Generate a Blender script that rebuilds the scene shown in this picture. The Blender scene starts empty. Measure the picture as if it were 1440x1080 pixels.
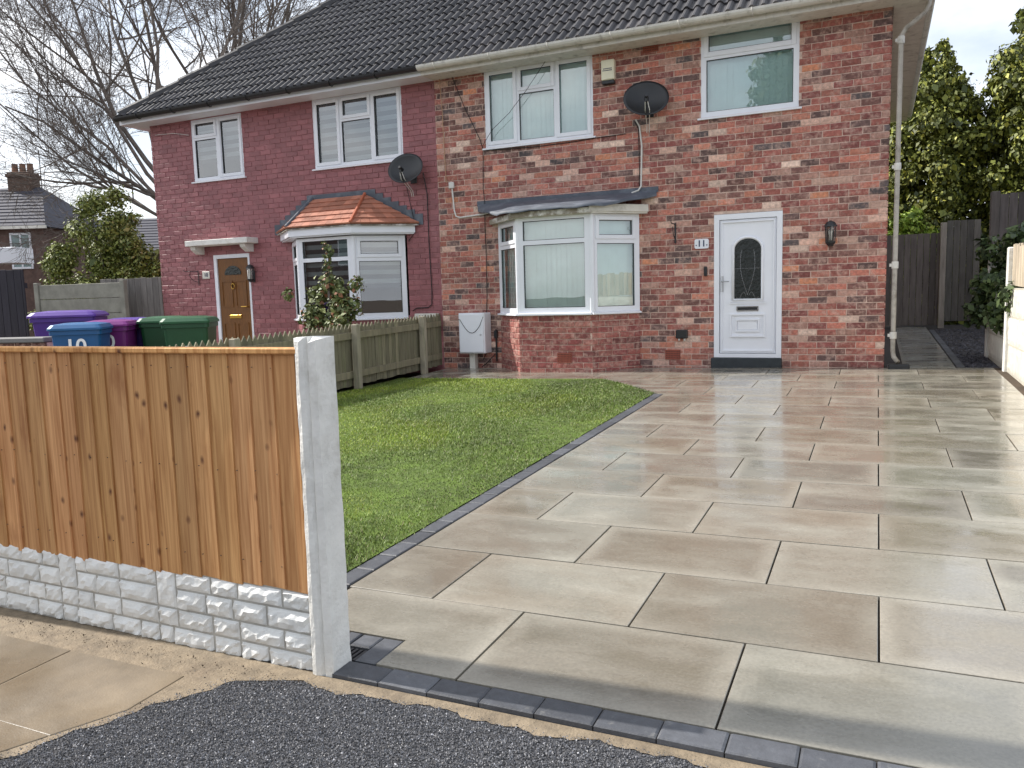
import bpy, math, random
import numpy as np
from mathutils import Matrix, Vector
random.seed(7); rng = np.random.default_rng(7)
SC = bpy.context.scene
COL = SC.collection
R = math.radians

# ------------------------------------------------------------------ camera, sky, sun, exposure
cam_d = bpy.data.cameras.new('camera'); cam = bpy.data.objects.new('camera', cam_d); COL.objects.link(cam)
cam_d.sensor_fit = 'HORIZONTAL'; cam_d.sensor_width = 36; cam_d.lens = 1105 / 1440 * 36
cam_d.clip_start = 0.05; cam_d.clip_end = 600
def cam_axes(yaw, pit, rol):
    cy, sy, cp, sp, cr, sr = math.cos(yaw), math.sin(yaw), math.cos(pit), math.sin(pit), math.cos(rol), math.sin(rol)
    fwd = Vector((sy*cp, cy*cp, -sp)); rgt = Vector((cy, -sy, 0)); up = rgt.cross(fwd)
    return rgt*cr + up*sr, up*cr - rgt*sr, fwd
cr_, cu_, cf_ = cam_axes(-0.435690, 0.112801, -0.027707)
CAM = Vector((0, 0, 1.5))
cam.matrix_world = Matrix(((cr_.x, cu_.x, -cf_.x, CAM.x), (cr_.y, cu_.y, -cf_.y, CAM.y), (cr_.z, cu_.z, -cf_.z, CAM.z), (0, 0, 0, 1)))
SC.camera = cam
def at(px, py, dep):
    """a rough place in the world some metres along a sight line; used to choose where far things stand"""
    return CAM + (cr_*((px-720)/1105) - cu_*((py-540)/1105) + cf_)*dep

SUN_EL, SUN_A = R(42), R(2.6)          # sun from -x, a touch to the front of the houses
sd = Vector((-math.cos(SUN_EL)*math.cos(SUN_A), -math.cos(SUN_EL)*math.sin(SUN_A), math.sin(SUN_EL)))
sun_d = bpy.data.lights.new('sun', 'SUN'); sun = bpy.data.objects.new('sun', sun_d); COL.objects.link(sun)
sun_d.energy = 5.0; sun_d.angle = R(0.5); sun_d.color = (1, 0.955, 0.89)
sun.rotation_euler = (-sd).to_track_quat('-Z', 'Y').to_euler()

W = bpy.data.worlds.new('World'); SC.world = W; W.use_nodes = True
nt = W.node_tree; nt.nodes.clear()
def N(t, typ, **kw):
    n = t.nodes.new(typ)
    for k, v in kw.items():
        if k.startswith('i_'):
            key = k[2:]; key = int(key) if key.isdigit() else key.replace('_', ' ')
            n.inputs[key].default_value = v
        else: setattr(n, k, v)
    return n
sky = N(nt, 'ShaderNodeTexSky', sky_type='NISHITA', sun_disc=False, sun_elevation=SUN_EL, sun_rotation=math.atan2(sd.x, sd.y), air_density=1.2, dust_density=1.5)
tc = N(nt, 'ShaderNodeTexCoord'); mp = N(nt, 'ShaderNodeMapping'); mp.inputs['Scale'].default_value = (1, 1, 2.2)
mp.inputs['Location'].default_value = (0.35, 0.1, 0.0)
nz = N(nt, 'ShaderNodeTexNoise', i_Scale=2.1, i_Detail=7, i_Roughness=0.55)
ramp = N(nt, 'ShaderNodeValToRGB'); ramp.color_ramp.elements[0].position = 0.40; ramp.color_ramp.elements[1].position = 0.60
nz2 = N(nt, 'ShaderNodeTexNoise', i_Scale=4.0, i_Detail=6)
cr2 = N(nt, 'ShaderNodeValToRGB'); cr2.color_ramp.elements[0].color = (6.6, 7.2, 8.2, 1); cr2.color_ramp.elements[1].color = (10.5, 10.7, 11.0, 1)
cr2.color_ramp.elements[0].position = 0.3; cr2.color_ramp.elements[1].position = 0.62
mx = N(nt, 'ShaderNodeMix', data_type='RGBA')
mul = N(nt, 'ShaderNodeMix', data_type='RGBA', blend_type='MIX'); mul.inputs[0].default_value = 0.38; mul.inputs[7].default_value = (8.5, 9.1, 10.2, 1)
bg = N(nt, 'ShaderNodeBackground', i_Strength=0.115); wo = N(nt, 'ShaderNodeOutputWorld')
L = nt.links.new
L(tc.outputs['Generated'], mp.inputs['Vector']); L(mp.outputs[0], nz.inputs['Vector']); L(mp.outputs[0], nz2.inputs['Vector'])
L(nz.outputs[0], ramp.inputs[0]); L(nz2.outputs[0], cr2.inputs[0])
L(sky.outputs[0], mul.inputs[6]); L(ramp.outputs[0], mx.inputs[0]); L(mul.outputs[2], mx.inputs[6]); L(cr2.outputs[0], mx.inputs[7])
L(mx.outputs[2], bg.inputs[0]); L(bg.outputs[0], wo.inputs[0])
SC.view_settings.view_transform = 'Standard'; SC.view_settings.look = 'None'; SC.view_settings.exposure = 0.36; SC.view_settings.gamma = 1

# ------------------------------------------------------------------ helpers
def lin(r, g, b):
    f = lambda c: (c/255/12.92) if c/255 <= 0.04045 else ((c/255+0.055)/1.055)**2.4
    return (f(r), f(g), f(b), 1)
MATS = {}
def mat(name, col=None, rough=0.7, src=None, var=0.25, vscale=8, bump=0.0, bscale=60, spec=0.5, metal=0.0, stain=None, stain_scale=3, stain_lo=0.5, stain_hi=0.7,
        rough_var=0.0, stretch=(1, 1, 1), detail=6, bdist=0.01, coat=0.0):
    """procedural surface: own colour (or the piece's own colour), mottling, optional second colour in patches, fine relief"""
    if name in MATS: return MATS[name]
    m = bpy.data.materials.new(name); m.use_nodes = True; t = m.node_tree; b = t.nodes['Principled BSDF']; l = t.links.new
    tc = N(t, 'ShaderNodeTexCoord'); mp = N(t, 'ShaderNodeMapping'); mp.inputs['Scale'].default_value = stretch
    geo = N(t, 'ShaderNodeNewGeometry')
    l(geo.outputs['Position'], mp.inputs['Vector'])
    if src == 'object': c = N(t, 'ShaderNodeObjectInfo').outputs['Color']
    elif src == 'face': c = N(t, 'ShaderNodeAttribute', attribute_name='Col').outputs['Color']
    else:
        rgb = N(t, 'ShaderNodeRGB'); rgb.outputs[0].default_value = col; c = rgb.outputs[0]
    if stain is not None:
        n2 = N(t, 'ShaderNodeTexNoise', i_Scale=stain_scale, i_Detail=8, i_Roughness=0.65); l(mp.outputs[0], n2.inputs['Vector'])
        r2 = N(t, 'ShaderNodeValToRGB'); r2.color_ramp.elements[0].position = stain_lo; r2.color_ramp.elements[1].position = stain_hi
        l(n2.outputs[0], r2.inputs[0]); m2 = N(t, 'ShaderNodeMix', data_type='RGBA'); m2.inputs[7].default_value = stain
        l(r2.outputs[0], m2.inputs[0]); l(c, m2.inputs[6]); c = m2.outputs[2]
    if var:
        n1 = N(t, 'ShaderNodeTexNoise', i_Scale=vscale, i_Detail=detail, i_Roughness=0.6); l(mp.outputs[0], n1.inputs['Vector'])
        mr = N(t, 'ShaderNodeMapRange'); mr.inputs[1].default_value = 0.3; mr.inputs[2].default_value = 0.7; mr.inputs[3].default_value = 1-var; mr.inputs[4].default_value = 1+var
        l(n1.outputs[0], mr.inputs[0]); mm = N(t, 'ShaderNodeMix', data_type='RGBA', blend_type='MULTIPLY'); mm.inputs[0].default_value = 1
        l(c, mm.inputs[6]); l(mr.outputs[0], mm.inputs[7]); c = mm.outputs[2]
    l(c, b.inputs['Base Color'])
    b.inputs['Roughness'].default_value = rough; b.inputs['Metallic'].default_value = metal; b.inputs['Specular IOR Level'].default_value = spec
    if coat: b.inputs['Coat Weight'].default_value = coat
    if rough_var:
        n3 = N(t, 'ShaderNodeTexNoise', i_Scale=vscale*0.6, i_Detail=5); l(mp.outputs[0], n3.inputs['Vector'])
        m3 = N(t, 'ShaderNodeMapRange'); m3.inputs[1].default_value = 0.35; m3.inputs[2].default_value = 0.65; m3.inputs[3].default_value = max(0.03, rough-rough_var); m3.inputs[4].default_value = rough+rough_var
        l(n3.outputs[0], m3.inputs[0]); l(m3.outputs[0], b.inputs['Roughness'])
    if bump:
        n4 = N(t, 'ShaderNodeTexNoise', i_Scale=bscale, i_Detail=6, i_Roughness=0.6); l(mp.outputs[0], n4.inputs['Vector'])
        bp = N(t, 'ShaderNodeBump', i_Strength=bump, i_Distance=bdist); l(n4.outputs[0], bp.inputs['Height']); l(bp.outputs[0], b.inputs['Normal'])
    MATS[name] = m
    return m

class MB:
    """collects faces (with a colour each) for one mesh"""
    def __init__(s): s.v = []; s.f = []; s.c = []; s.col = (1, 1, 1, 1)
    def add(s, vs, fs):
        o = len(s.v); s.v += [tuple(q) for q in vs]; s.f += [tuple(i+o for i in f) for f in fs]; s.c += [s.col]*len(fs)
    def box(s, x0, x1, y0, y1, z0, z1, b=0.0):
        if b <= 0:
            s.add([(x, y, z) for z in (z0, z1) for y in (y0, y1) for x in (x0, x1)],
                  [(0, 2, 3, 1), (4, 5, 7, 6), (0, 1, 5, 4), (2, 6, 7, 3), (0, 4, 6, 2), (1, 3, 7, 5)])
        else:
            b = min(b, (x1-x0)*.45, (y1-y0)*.45, (z1-z0)*.45)
            X, Y, Z = ((x0, x1), (y0, y1), (z0, z1)); vs = []; idx = {}
            for i in (0, 1):
                for j in (0, 1):
                    for k in (0, 1):
                        sx, sy, sz = (1, -1)[i], (1, -1)[j], (1, -1)[k]
                        for ax in range(3):
                            q = [X[i], Y[j], Z[k]]
                            if ax != 0: q[0] += sx*b
                            if ax != 1: q[1] += sy*b
                            if ax != 2: q[2] += sz*b
                            idx[i, j, k, ax] = len(vs); vs.append(q)
            fs = []
            for ax in range(3):
                o = [a for a in range(3) if a != ax]
                for e in (0, 1):
                    f = []
                    for (p, q) in ((0, 0), (1, 0), (1, 1), (0, 1)):
                        k = [0, 0, 0]; k[ax] = e; k[o[0]] = p; k[o[1]] = q; f.append(idx[(*k, ax)])
                    fs.append(f)
            for ax in range(3):
                o = [a for a in range(3) if a != ax]
                for p in (0, 1):
                    for q in (0, 1):
                        k = [0, 0, 0]; k[o[0]] = p; k[o[1]] = q; k2 = list(k); k2[ax] = 1
                        fs.append([idx[(*k, o[0])], idx[(*k2, o[0])], idx[(*k2, o[1])], idx[(*k, o[1])]])
            for i in (0, 1):
                for j in (0, 1):
                    for k in (0, 1): fs.append([idx[i, j, k, 0], idx[i, j, k, 1], idx[i, j, k, 2]])
            s.add(vs, fs)
    def tube(s, pts, rad, n=8, cap=True):
        pts = [Vector(p) for p in pts]; rs = rad if isinstance(rad, (list, tuple)) else [rad]*len(pts); vs = []; fs = []
        u = None
        for i, p in enumerate(pts):
            d = (pts[min(i+1, len(pts)-1)] - pts[max(i-1, 0)]).normalized()
            if u is None:
                u = d.cross(Vector((0, 0, 1)) if abs(d.z) < .9 else Vector((1, 0, 0))).normalized()
            else: u = (u - d*u.dot(d)).normalized()
            w = d.cross(u)
            for k in range(n):
                a = 2*math.pi*k/n; vs.append(p + (u*math.cos(a) + w*math.sin(a))*rs[i])
        for i in range(len(pts)-1):
            for k in range(n): fs.append((i*n+k, i*n+(k+1) % n, (i+1)*n+(k+1) % n, (i+1)*n+k))
        if cap: fs.append(tuple(range(n-1, -1, -1))); fs.append(tuple(range((len(pts)-1)*n, len(pts)*n)))
        s.add(vs, fs)
    def lathe(s, prof, c=(0, 0, 0), n=20, axis='z'):
        vs = []; fs = []
        for r, h in prof:
            for k in range(n):
                a = 2*math.pi*k/n; x, y = r*math.cos(a), r*math.sin(a)
                vs.append((c[0]+x, c[1]+y, c[2]+h) if axis == 'z' else (c[0]+x, c[1]+h, c[2]+y))
        for i in range(len(prof)-1):
            for k in range(n): fs.append((i*n+k, i*n+(k+1) % n, (i+1)*n+(k+1) % n, (i+1)*n+k))
        s.add(vs, fs)
    def prism(s, poly, lo, hi, axis='z'):
        """poly in the two other axes (order x,y / x,z / y,z)"""
        n = len(poly)
        mk = {'z': lambda p, h: (p[0], p[1], h), 'y': lambda p, h: (p[0], h, p[1]), 'x': lambda p, h: (h, p[0], p[1])}[axis]
        s.add([mk(p, lo) for p in poly] + [mk(p, hi) for p in poly],
              [tuple(range(n-1, -1, -1)), tuple(range(n, 2*n))] + [(i, (i+1) % n, n+(i+1) % n, n+i) for i in range(n)])
    def ring(s, x0, x1, z0, z1, w, y0, y1):
        """a rectangular frame of bars butted end to end"""
        s.box(x0, x0+w, y0, y1, z0, z1); s.box(x1-w, x1, y0, y1, z0, z1)
        s.box(x0+w, x1-w, y0, y1, z0, z0+w); s.box(x0+w, x1-w, y0, y1, z1-w, z1)
    def mesh(s, name, m=None, smooth=False, col=False):
        me = bpy.data.meshes.new(name); me.from_pydata(s.v, [], s.f)
        if col:
            a = me.attributes.new('Col', 'FLOAT_COLOR', 'FACE'); a.data.foreach_set('color', np.array(s.c, dtype=np.float32).ravel())
        if m is not None: me.materials.append(m)
        if smooth: me.polygons.foreach_set('use_smooth', [True]*len(me.polygons))
        me.update(); return me
    def build(s, name, m, parent=None, smooth=False, col=False, **kw):
        return link(name, s.mesh(name, m, smooth, col), parent, **kw)
def link(name, me, parent=None, loc=None, rotz=None, color=None, **tags):
    o = bpy.data.objects.new(name, me); COL.objects.link(o)
    if parent: o.parent = parent
    if loc is not None: o.location = loc
    if rotz is not None: o.rotation_euler = (0, 0, rotz)
    if color is not None: o.color = color
    for k, v in tags.items(): o[{'cat': 'category'}.get(k, k)] = v
    return o
def thing(name, label, cat, loc=(0, 0, 0), rotz=0, group=None):
    o = link(name, None, None, loc, rotz, label=label, cat=cat)
    if group: o['group'] = group
    return o
def npmesh(name, verts, nper, m, cols=None):
    """many small equal polygons at once: verts (k, nper, 3)"""
    k = verts.shape[0]; me = bpy.data.meshes.new(name)
    me.vertices.add(k*nper); me.vertices.foreach_set('co', verts.astype(np.float32).ravel())
    me.loops.add(k*nper); me.loops.foreach_set('vertex_index', np.arange(k*nper, dtype=np.int32))
    me.polygons.add(k); me.polygons.foreach_set('loop_start', np.arange(0, k*nper, nper, dtype=np.int32))
    if cols is not None:
        a = me.attributes.new('Col', 'FLOAT_COLOR', 'FACE'); c4 = np.ones((k, 4), np.float32); c4[:, :3] = cols; a.data.foreach_set('color', c4.ravel())
    me.materials.append(m); me.update(calc_edges=True); return me
def G(x, y): return 0.1232 + 0.02513*y + 0.01389*x       # the fall of the plot

# ------------------------------------------------------------------ materials
def slab_material():
    """wet riven paving: brown damp middle, paler dried margin round each slab, changing gloss"""
    m = bpy.data.materials.new('wet_paving'); m.use_nodes = True; t = m.node_tree; b = t.nodes['Principled BSDF']; l = t.links.new
    tcn = N(t, 'ShaderNodeTexCoord'); geo = N(t, 'ShaderNodeNewGeometry'); oi = N(t, 'ShaderNodeObjectInfo')
    sp = N(t, 'ShaderNodeSeparateXYZ'); l(tcn.outputs['Generated'], sp.inputs[0])
    def math_(op, a, b_=None):
        n = N(t, 'ShaderNodeMath', operation=op)
        for i, v in enumerate((a, b_)):
            if v is None: continue
            if isinstance(v, (int, float)): n.inputs[i].default_value = v
            else: l(v, n.inputs[i])
        return n.outputs[0]
    ex = math_('MULTIPLY', math_('MINIMUM', sp.outputs[0], math_('SUBTRACT', 1.0, sp.outputs[0])), .9)
    ey = math_('MULTIPLY', math_('MINIMUM', sp.outputs[1], math_('SUBTRACT', 1.0, sp.outputs[1])), .6)
    e = math_('MINIMUM', ex, ey)
    off = N(t, 'ShaderNodeVectorMath', operation='MULTIPLY_ADD'); l(oi.outputs['Random'], off.inputs[0]); off.inputs[1].default_value = (31, 17, 5); l(geo.outputs['Position'], off.inputs[2])
    mp = N(t, 'ShaderNodeMapping'); mp.inputs['Scale'].default_value = (.8, 1.5, 1); l(off.outputs[0], mp.inputs[0])
    n1 = N(t, 'ShaderNodeTexNoise', i_Scale=3.2, i_Detail=7, i_Roughness=.62); l(mp.outputs[0], n1.inputs[0])
    n2 = N(t, 'ShaderNodeTexNoise', i_Scale=1.5, i_Detail=4); l(mp.outputs[0], n2.inputs[0])
    n3 = N(t, 'ShaderNodeTexNoise', i_Scale=90, i_Detail=4); l(geo.outputs['Position'], n3.inputs[0])
    ee = math_('ADD', e, math_('MULTIPLY', math_('SUBTRACT', n1.outputs[0], .5), .22))
    rm = N(t, 'ShaderNodeMapRange', interpolation_type='SMOOTHSTEP'); rm.inputs[1].default_value = .005; rm.inputs[2].default_value = .10; rm.inputs[3].default_value = 1; rm.inputs[4].default_value = 0; l(ee, rm.inputs[0])
    r2 = N(t, 'ShaderNodeMapRange', interpolation_type='SMOOTHSTEP'); r2.inputs[1].default_value = .45; r2.inputs[2].default_value = .68; l(n2.outputs[0], r2.inputs[0])
    m1 = N(t, 'ShaderNodeMix', data_type='RGBA'); l(r2.outputs[0], m1.inputs[0]); l(oi.outputs['Color'], m1.inputs[6]); m1.inputs[7].default_value = lin(143, 139, 127)
    m2 = N(t, 'ShaderNodeMix', data_type='RGBA'); l(math_('MULTIPLY', rm.outputs[0], math_('ADD', .12, math_('MULTIPLY', oi.outputs['Random'], .5))), m2.inputs[0]); l(m1.outputs[2], m2.inputs[6]); m2.inputs[7].default_value = lin(158, 152, 139)
    mr = N(t, 'ShaderNodeMapRange'); mr.inputs[1].default_value = .3; mr.inputs[2].default_value = .7; mr.inputs[3].default_value = .86; mr.inputs[4].default_value = 1.12; l(n1.outputs[0], mr.inputs[0])
    mr3 = N(t, 'ShaderNodeMapRange'); mr3.inputs[1].default_value = .3; mr3.inputs[2].default_value = .7; mr3.inputs[3].default_value = .86; mr3.inputs[4].default_value = 1.14; l(n3.outputs[0], mr3.inputs[0])
    mm = N(t, 'ShaderNodeMix', data_type='RGBA', blend_type='MULTIPLY'); mm.inputs[0].default_value = 1; l(m2.outputs[2], mm.inputs[6]); l(math_('MULTIPLY', mr.outputs[0], mr3.outputs[0]), mm.inputs[7])
    l(mm.outputs[2], b.inputs['Base Color'])
    ro = N(t, 'ShaderNodeMapRange'); ro.inputs[1].default_value = .36; ro.inputs[2].default_value = .66; ro.inputs[3].default_value = .12; ro.inputs[4].default_value = .42; l(n1.outputs[0], ro.inputs[0])
    l(math_('ADD', ro.outputs[0], math_('MULTIPLY', rm.outputs[0], .10)), b.inputs['Roughness']); b.inputs['Specular IOR Level'].default_value = .5
    b.inputs['Coat Weight'].default_value = .72; b.inputs['Coat IOR'].default_value = 1.42
    rc = N(t, 'ShaderNodeMapRange'); rc.inputs[1].default_value = .38; rc.inputs[2].default_value = .66; rc.inputs[3].default_value = .05; rc.inputs[4].default_value = .28; l(n1.outputs[0], rc.inputs[0]); l(rc.outputs[0], b.inputs['Coat Roughness'])
    bp = N(t, 'ShaderNodeBump', i_Strength=.22, i_Distance=.004); n4 = N(t, 'ShaderNodeTexNoise', i_Scale=38, i_Detail=5); l(geo.outputs['Position'], n4.inputs[0]); l(n4.outputs[0], bp.inputs['Height']); l(bp.outputs[0], b.inputs['Normal'])
    return m
M_brick = dict(rough=0.85, var=0.34, vscale=26, bump=0.5, bscale=55, stain=lin(198, 164, 150), stain_scale=15, stain_lo=0.47, stain_hi=0.76)
m_brick = mat('brick_piece', src='object', **M_brick); m_brickm = mat('brick_mass', src='face', **M_brick)
m_mortar = mat('mortar', lin(206, 180, 166), 0.95, var=0.25, vscale=14, bump=0.5, bscale=80)
M_paint = dict(rough=0.55, var=0.16, vscale=7, bump=0.35, bscale=70, stain=lin(164, 112, 114), stain_scale=5, stain_lo=0.6, stain_hi=0.8)
m_pbrick = mat('painted_brick_piece', src='object', **M_paint); m_pbrickm = mat('painted_brick_mass', src='face', **M_paint)
m_pmortar = mat('painted_mortar', lin(166, 114, 116), 0.6, var=0.15, bump=0.3)
m_upvc = mat('white_upvc', lin(232, 234, 240), 0.28, var=0.03, vscale=3)
m_upvc_old = mat('weathered_white', lin(214, 210, 200), 0.5, var=0.10, vscale=6, stain=lin(150, 145, 130), stain_scale=4, stain_lo=0.55, stain_hi=0.8)
m_gutter_old = mat('stained_gutter', lin(216, 213, 206), 0.5, var=0.10, vscale=9, stain=lin(128, 122, 112), stain_scale=6, stain_lo=0.54, stain_hi=0.8)
m_black = mat('black_plastic', lin(34, 35, 38), 0.4, var=0.1)
m_cable = mat('cable', lin(28, 28, 30), 0.6, var=0.0)
m_wcable = mat('white_cable', lin(215, 213, 208), 0.5, var=0.05)
M_tile = dict(rough=0.62, var=0.18, vscale=10, bump=0.3, bscale=90, stain=lin(92, 90, 90), stain_scale=7, stain_lo=0.62, stain_hi=0.85)
m_tile = mat('roof_tile', src='object', **M_tile); m_tilem = mat('roof_tile_mass', src='face', **M_tile)
m_lead = mat('lead', lin(82, 88, 98), 0.62, var=0.18, vscale=5, bump=0.25, bscale=9, bdist=0.015, stain=lin(112, 118, 126), stain_scale=4)
m_rtile = mat('terracotta_tile', src='object', rough=0.7, var=0.15, vscale=12, bump=0.2)
m_timber_old = mat('old_timber', lin(150, 140, 124), 0.8, var=0.3, vscale=10, stain=lin(225, 222, 215), stain_scale=6, stain_lo=0.45, stain_hi=0.6)
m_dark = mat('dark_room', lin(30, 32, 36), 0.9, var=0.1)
m_blind = mat('vertical_blind', lin(222, 244, 240), 0.8, var=0.05, vscale=4)
m_zblind = mat('striped_blind', src='face', rough=0.8, var=0.05)
m_slab = slab_material()
m_joint = mat('paving_joint', lin(46, 41, 36), 0.9, var=0.3, vscale=20)
m_block = mat('charcoal_block', src='object', rough=0.55, var=0.2, vscale=25, bump=0.4, bscale=120, bdist=0.004, stain=lin(140, 138, 132), stain_scale=14, stain_lo=0.62, stain_hi=0.85)
m_tarmac = mat('tarmac', lin(70, 70, 73), 0.85, var=0.5, vscale=120, bump=0.8, bscale=160)
m_chips = mat('chippings', src='face', rough=0.5, var=0.15, vscale=60)
m_sand = mat('sand', lin(128, 114, 94), 0.75, var=0.28, vscale=18, bump=0.6, bscale=90, stain=lin(112, 98, 80), stain_scale=5)
m_pave = mat('sandy_flag', src='object', rough=0.42, var=0.2, vscale=4, rough_var=0.2, bump=0.25, bscale=120, bdist=0.005, stain=lin(132, 118, 98), stain_scale=2.5, stain_lo=0.45, stain_hi=0.75)
m_conc = mat('concrete_post', lin(222, 220, 214), 0.85, var=0.10, vscale=7, bump=0.45, bscale=50, stain=lin(178, 174, 164), stain_scale=6, stain_lo=0.52, stain_hi=0.8)
m_stone = mat('rockface', src='object', rough=0.85, var=0.08, vscale=9, bump=0.35, bscale=60, bdist=0.008, stain=lin(150, 144, 134), stain_scale=5, stain_lo=.56, stain_hi=.85)
m_earth = mat('earth', lin(70, 58, 46), 0.95, var=0.3, vscale=6, bump=0.6)
m_lawn = mat('turf', lin(78, 98, 28), 0.9, var=0.4, vscale=5)
m_grass = mat('grass_blade', src='face', rough=0.55, var=0.30, vscale=1.3, detail=3)
m_leaf = mat('leaf', src='face', rough=0.6, var=0.1)
m_bark = mat('bark', lin(104, 96, 90), 0.9, var=0.3, vscale=6)
m_oldwood = mat('weathered_wood', src='object', rough=0.85, var=0.25, vscale=6, stretch=(3, 3, 0.4), bump=0.4, stain=lin(112, 118, 78), stain_scale=4, stain_lo=0.55, stain_hi=0.8)
m_darkwood = mat('dark_creosote', src='object', rough=0.8, var=0.3, vscale=6, stretch=(3, 3, 0.4), bump=0.4)
m_brass = mat('brass', lin(200, 160, 80), 0.3, var=0.05, metal=1.0)
m_chrome = mat('satin_metal', lin(170, 172, 176), 0.25, var=0.05, metal=1.0)
m_bin = mat('bin_plastic', src='object', rough=0.42, var=0.10, vscale=4)
m_slate = mat('slate', src='face', rough=0.5, var=0.2)
m_cream = mat('cream_plastic', lin(232, 226, 200), 0.45, var=0.05)
m_ink = mat('dark_lettering', lin(38, 46, 82), 0.6, var=0.0)
m_white = mat('white_lettering', lin(232, 232, 232), 0.6, var=0.0)

def wood_material():
    """new timber: vertical grain, knots, damp lower ends"""
    m = bpy.data.materials.new('new_timber'); m.use_nodes = True; t = m.node_tree; b = t.nodes['Principled BSDF']; l = t.links.new
    geo = N(t, 'ShaderNodeNewGeometry'); oi = N(t, 'ShaderNodeObjectInfo')
    off = N(t, 'ShaderNodeVectorMath', operation='MULTIPLY_ADD'); l(oi.outputs['Random'], off.inputs[0]); off.inputs[1].default_value = (17, 0, 29); l(geo.outputs['Position'], off.inputs[2])
    mp = N(t, 'ShaderNodeMapping'); mp.inputs['Scale'].default_value = (60, 20, 2.2); l(off.outputs[0], mp.inputs['Vector'])
    n = N(t, 'ShaderNodeTexNoise', i_Scale=1.0, i_Detail=5, i_Distortion=0.6); l(mp.outputs[0], n.inputs['Vector'])
    r = N(t, 'ShaderNodeValToRGB'); e = r.color_ramp.elements; e[0].position = 0.28; e[0].color = lin(158, 106, 58); e[1].position = 0.72; e[1].color = lin(210, 162, 108)
    l(n.outputs[0], r.inputs[0])
    hs = N(t, 'ShaderNodeMix', data_type='RGBA', blend_type='MULTIPLY'); hs.inputs[0].default_value = 1; l(r.outputs[0], hs.inputs[6]); l(oi.outputs['Color'], hs.inputs[7])
    # knots
    mk = N(t, 'ShaderNodeMapping'); mk.inputs['Scale'].default_value = (11, 3, 8.5); l(off.outputs[0], mk.inputs['Vector'])
    nk = N(t, 'ShaderNodeTexNoise', i_Scale=14, i_Detail=3); l(off.outputs[0], nk.inputs['Vector'])
    wk = N(t, 'ShaderNodeVectorMath', operation='MULTIPLY_ADD'); l(nk.outputs['Color'], wk.inputs[0]); wk.inputs[1].default_value = (.22, .0, .22); l(mk.outputs[0], wk.inputs[2])
    v = N(t, 'ShaderNodeTexVoronoi', i_Scale=1.0, i_Randomness=1.0); l(wk.outputs[0], v.inputs['Vector'])
    k = N(t, 'ShaderNodeValToRGB'); k.color_ramp.elements[0].position = 0.10; k.color_ramp.elements[0].color = (1, 1, 1, 1); k.color_ramp.elements[1].position = 0.24; k.color_ramp.elements[1].color = (0, 0, 0, 1)
    sep = N(t, 'ShaderNodeSeparateColor'); l(v.outputs['Color'], sep.inputs[0])
    ks_ = N(t, 'ShaderNodeMath', operation='MULTIPLY_ADD'); ks_.inputs[1].default_value = .26; ks_.inputs[2].default_value = -.09; l(sep.outputs[1], ks_.inputs[0])
    kd = N(t, 'ShaderNodeMath', operation='ADD'); l(v.outputs['Distance'], kd.inputs[0]); l(ks_.outputs[0], kd.inputs[1]); l(kd.outputs[0], k.inputs[0])
    gt = N(t, 'ShaderNodeMath', operation='GREATER_THAN'); gt.inputs[1].default_value = 0.22; l(sep.outputs[0], gt.inputs[0])
    km = N(t, 'ShaderNodeMath', operation='MULTIPLY'); l(k.outputs[0], km.inputs[0]); l(gt.outputs[0], km.inputs[1])
    k2 = N(t, 'ShaderNodeMix', data_type='RGBA'); k2.inputs[7].default_value = lin(92, 48, 24); l(km.outputs[0], k2.inputs[0]); l(hs.outputs[2], k2.inputs[6])
    # damp stains, soft and irregular
    n2 = N(t, 'ShaderNodeTexNoise', i_Scale=1.0, i_Detail=4); m2 = N(t, 'ShaderNodeMapping'); m2.inputs['Scale'].default_value = (7, 4, 2.5); l(off.outputs[0], m2.inputs['Vector']); l(m2.outputs[0], n2.inputs['Vector'])
    r2 = N(t, 'ShaderNodeValToRGB'); r2.color_ramp.elements[0].position = 0.60; r2.color_ramp.elements[1].position = 0.76; l(n2.outputs[0], r2.inputs[0])
    k3 = N(t, 'ShaderNodeMix', data_type='RGBA'); k3.inputs[7].default_value = lin(138, 84, 42); l(r2.outputs[0], k3.inputs[0]); l(k2.outputs[2], k3.inputs[6])
    l(k3.outputs[2], b.inputs['Base Color']); b.inputs['Roughness'].default_value = 0.75
    bp = N(t, 'ShaderNodeBump', i_Strength=0.35, i_Distance=0.004); l(n.outputs[0], bp.inputs['Height']); l(bp.outputs[0], b.inputs['Normal'])
    return m
m_newwood = wood_material()
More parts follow.
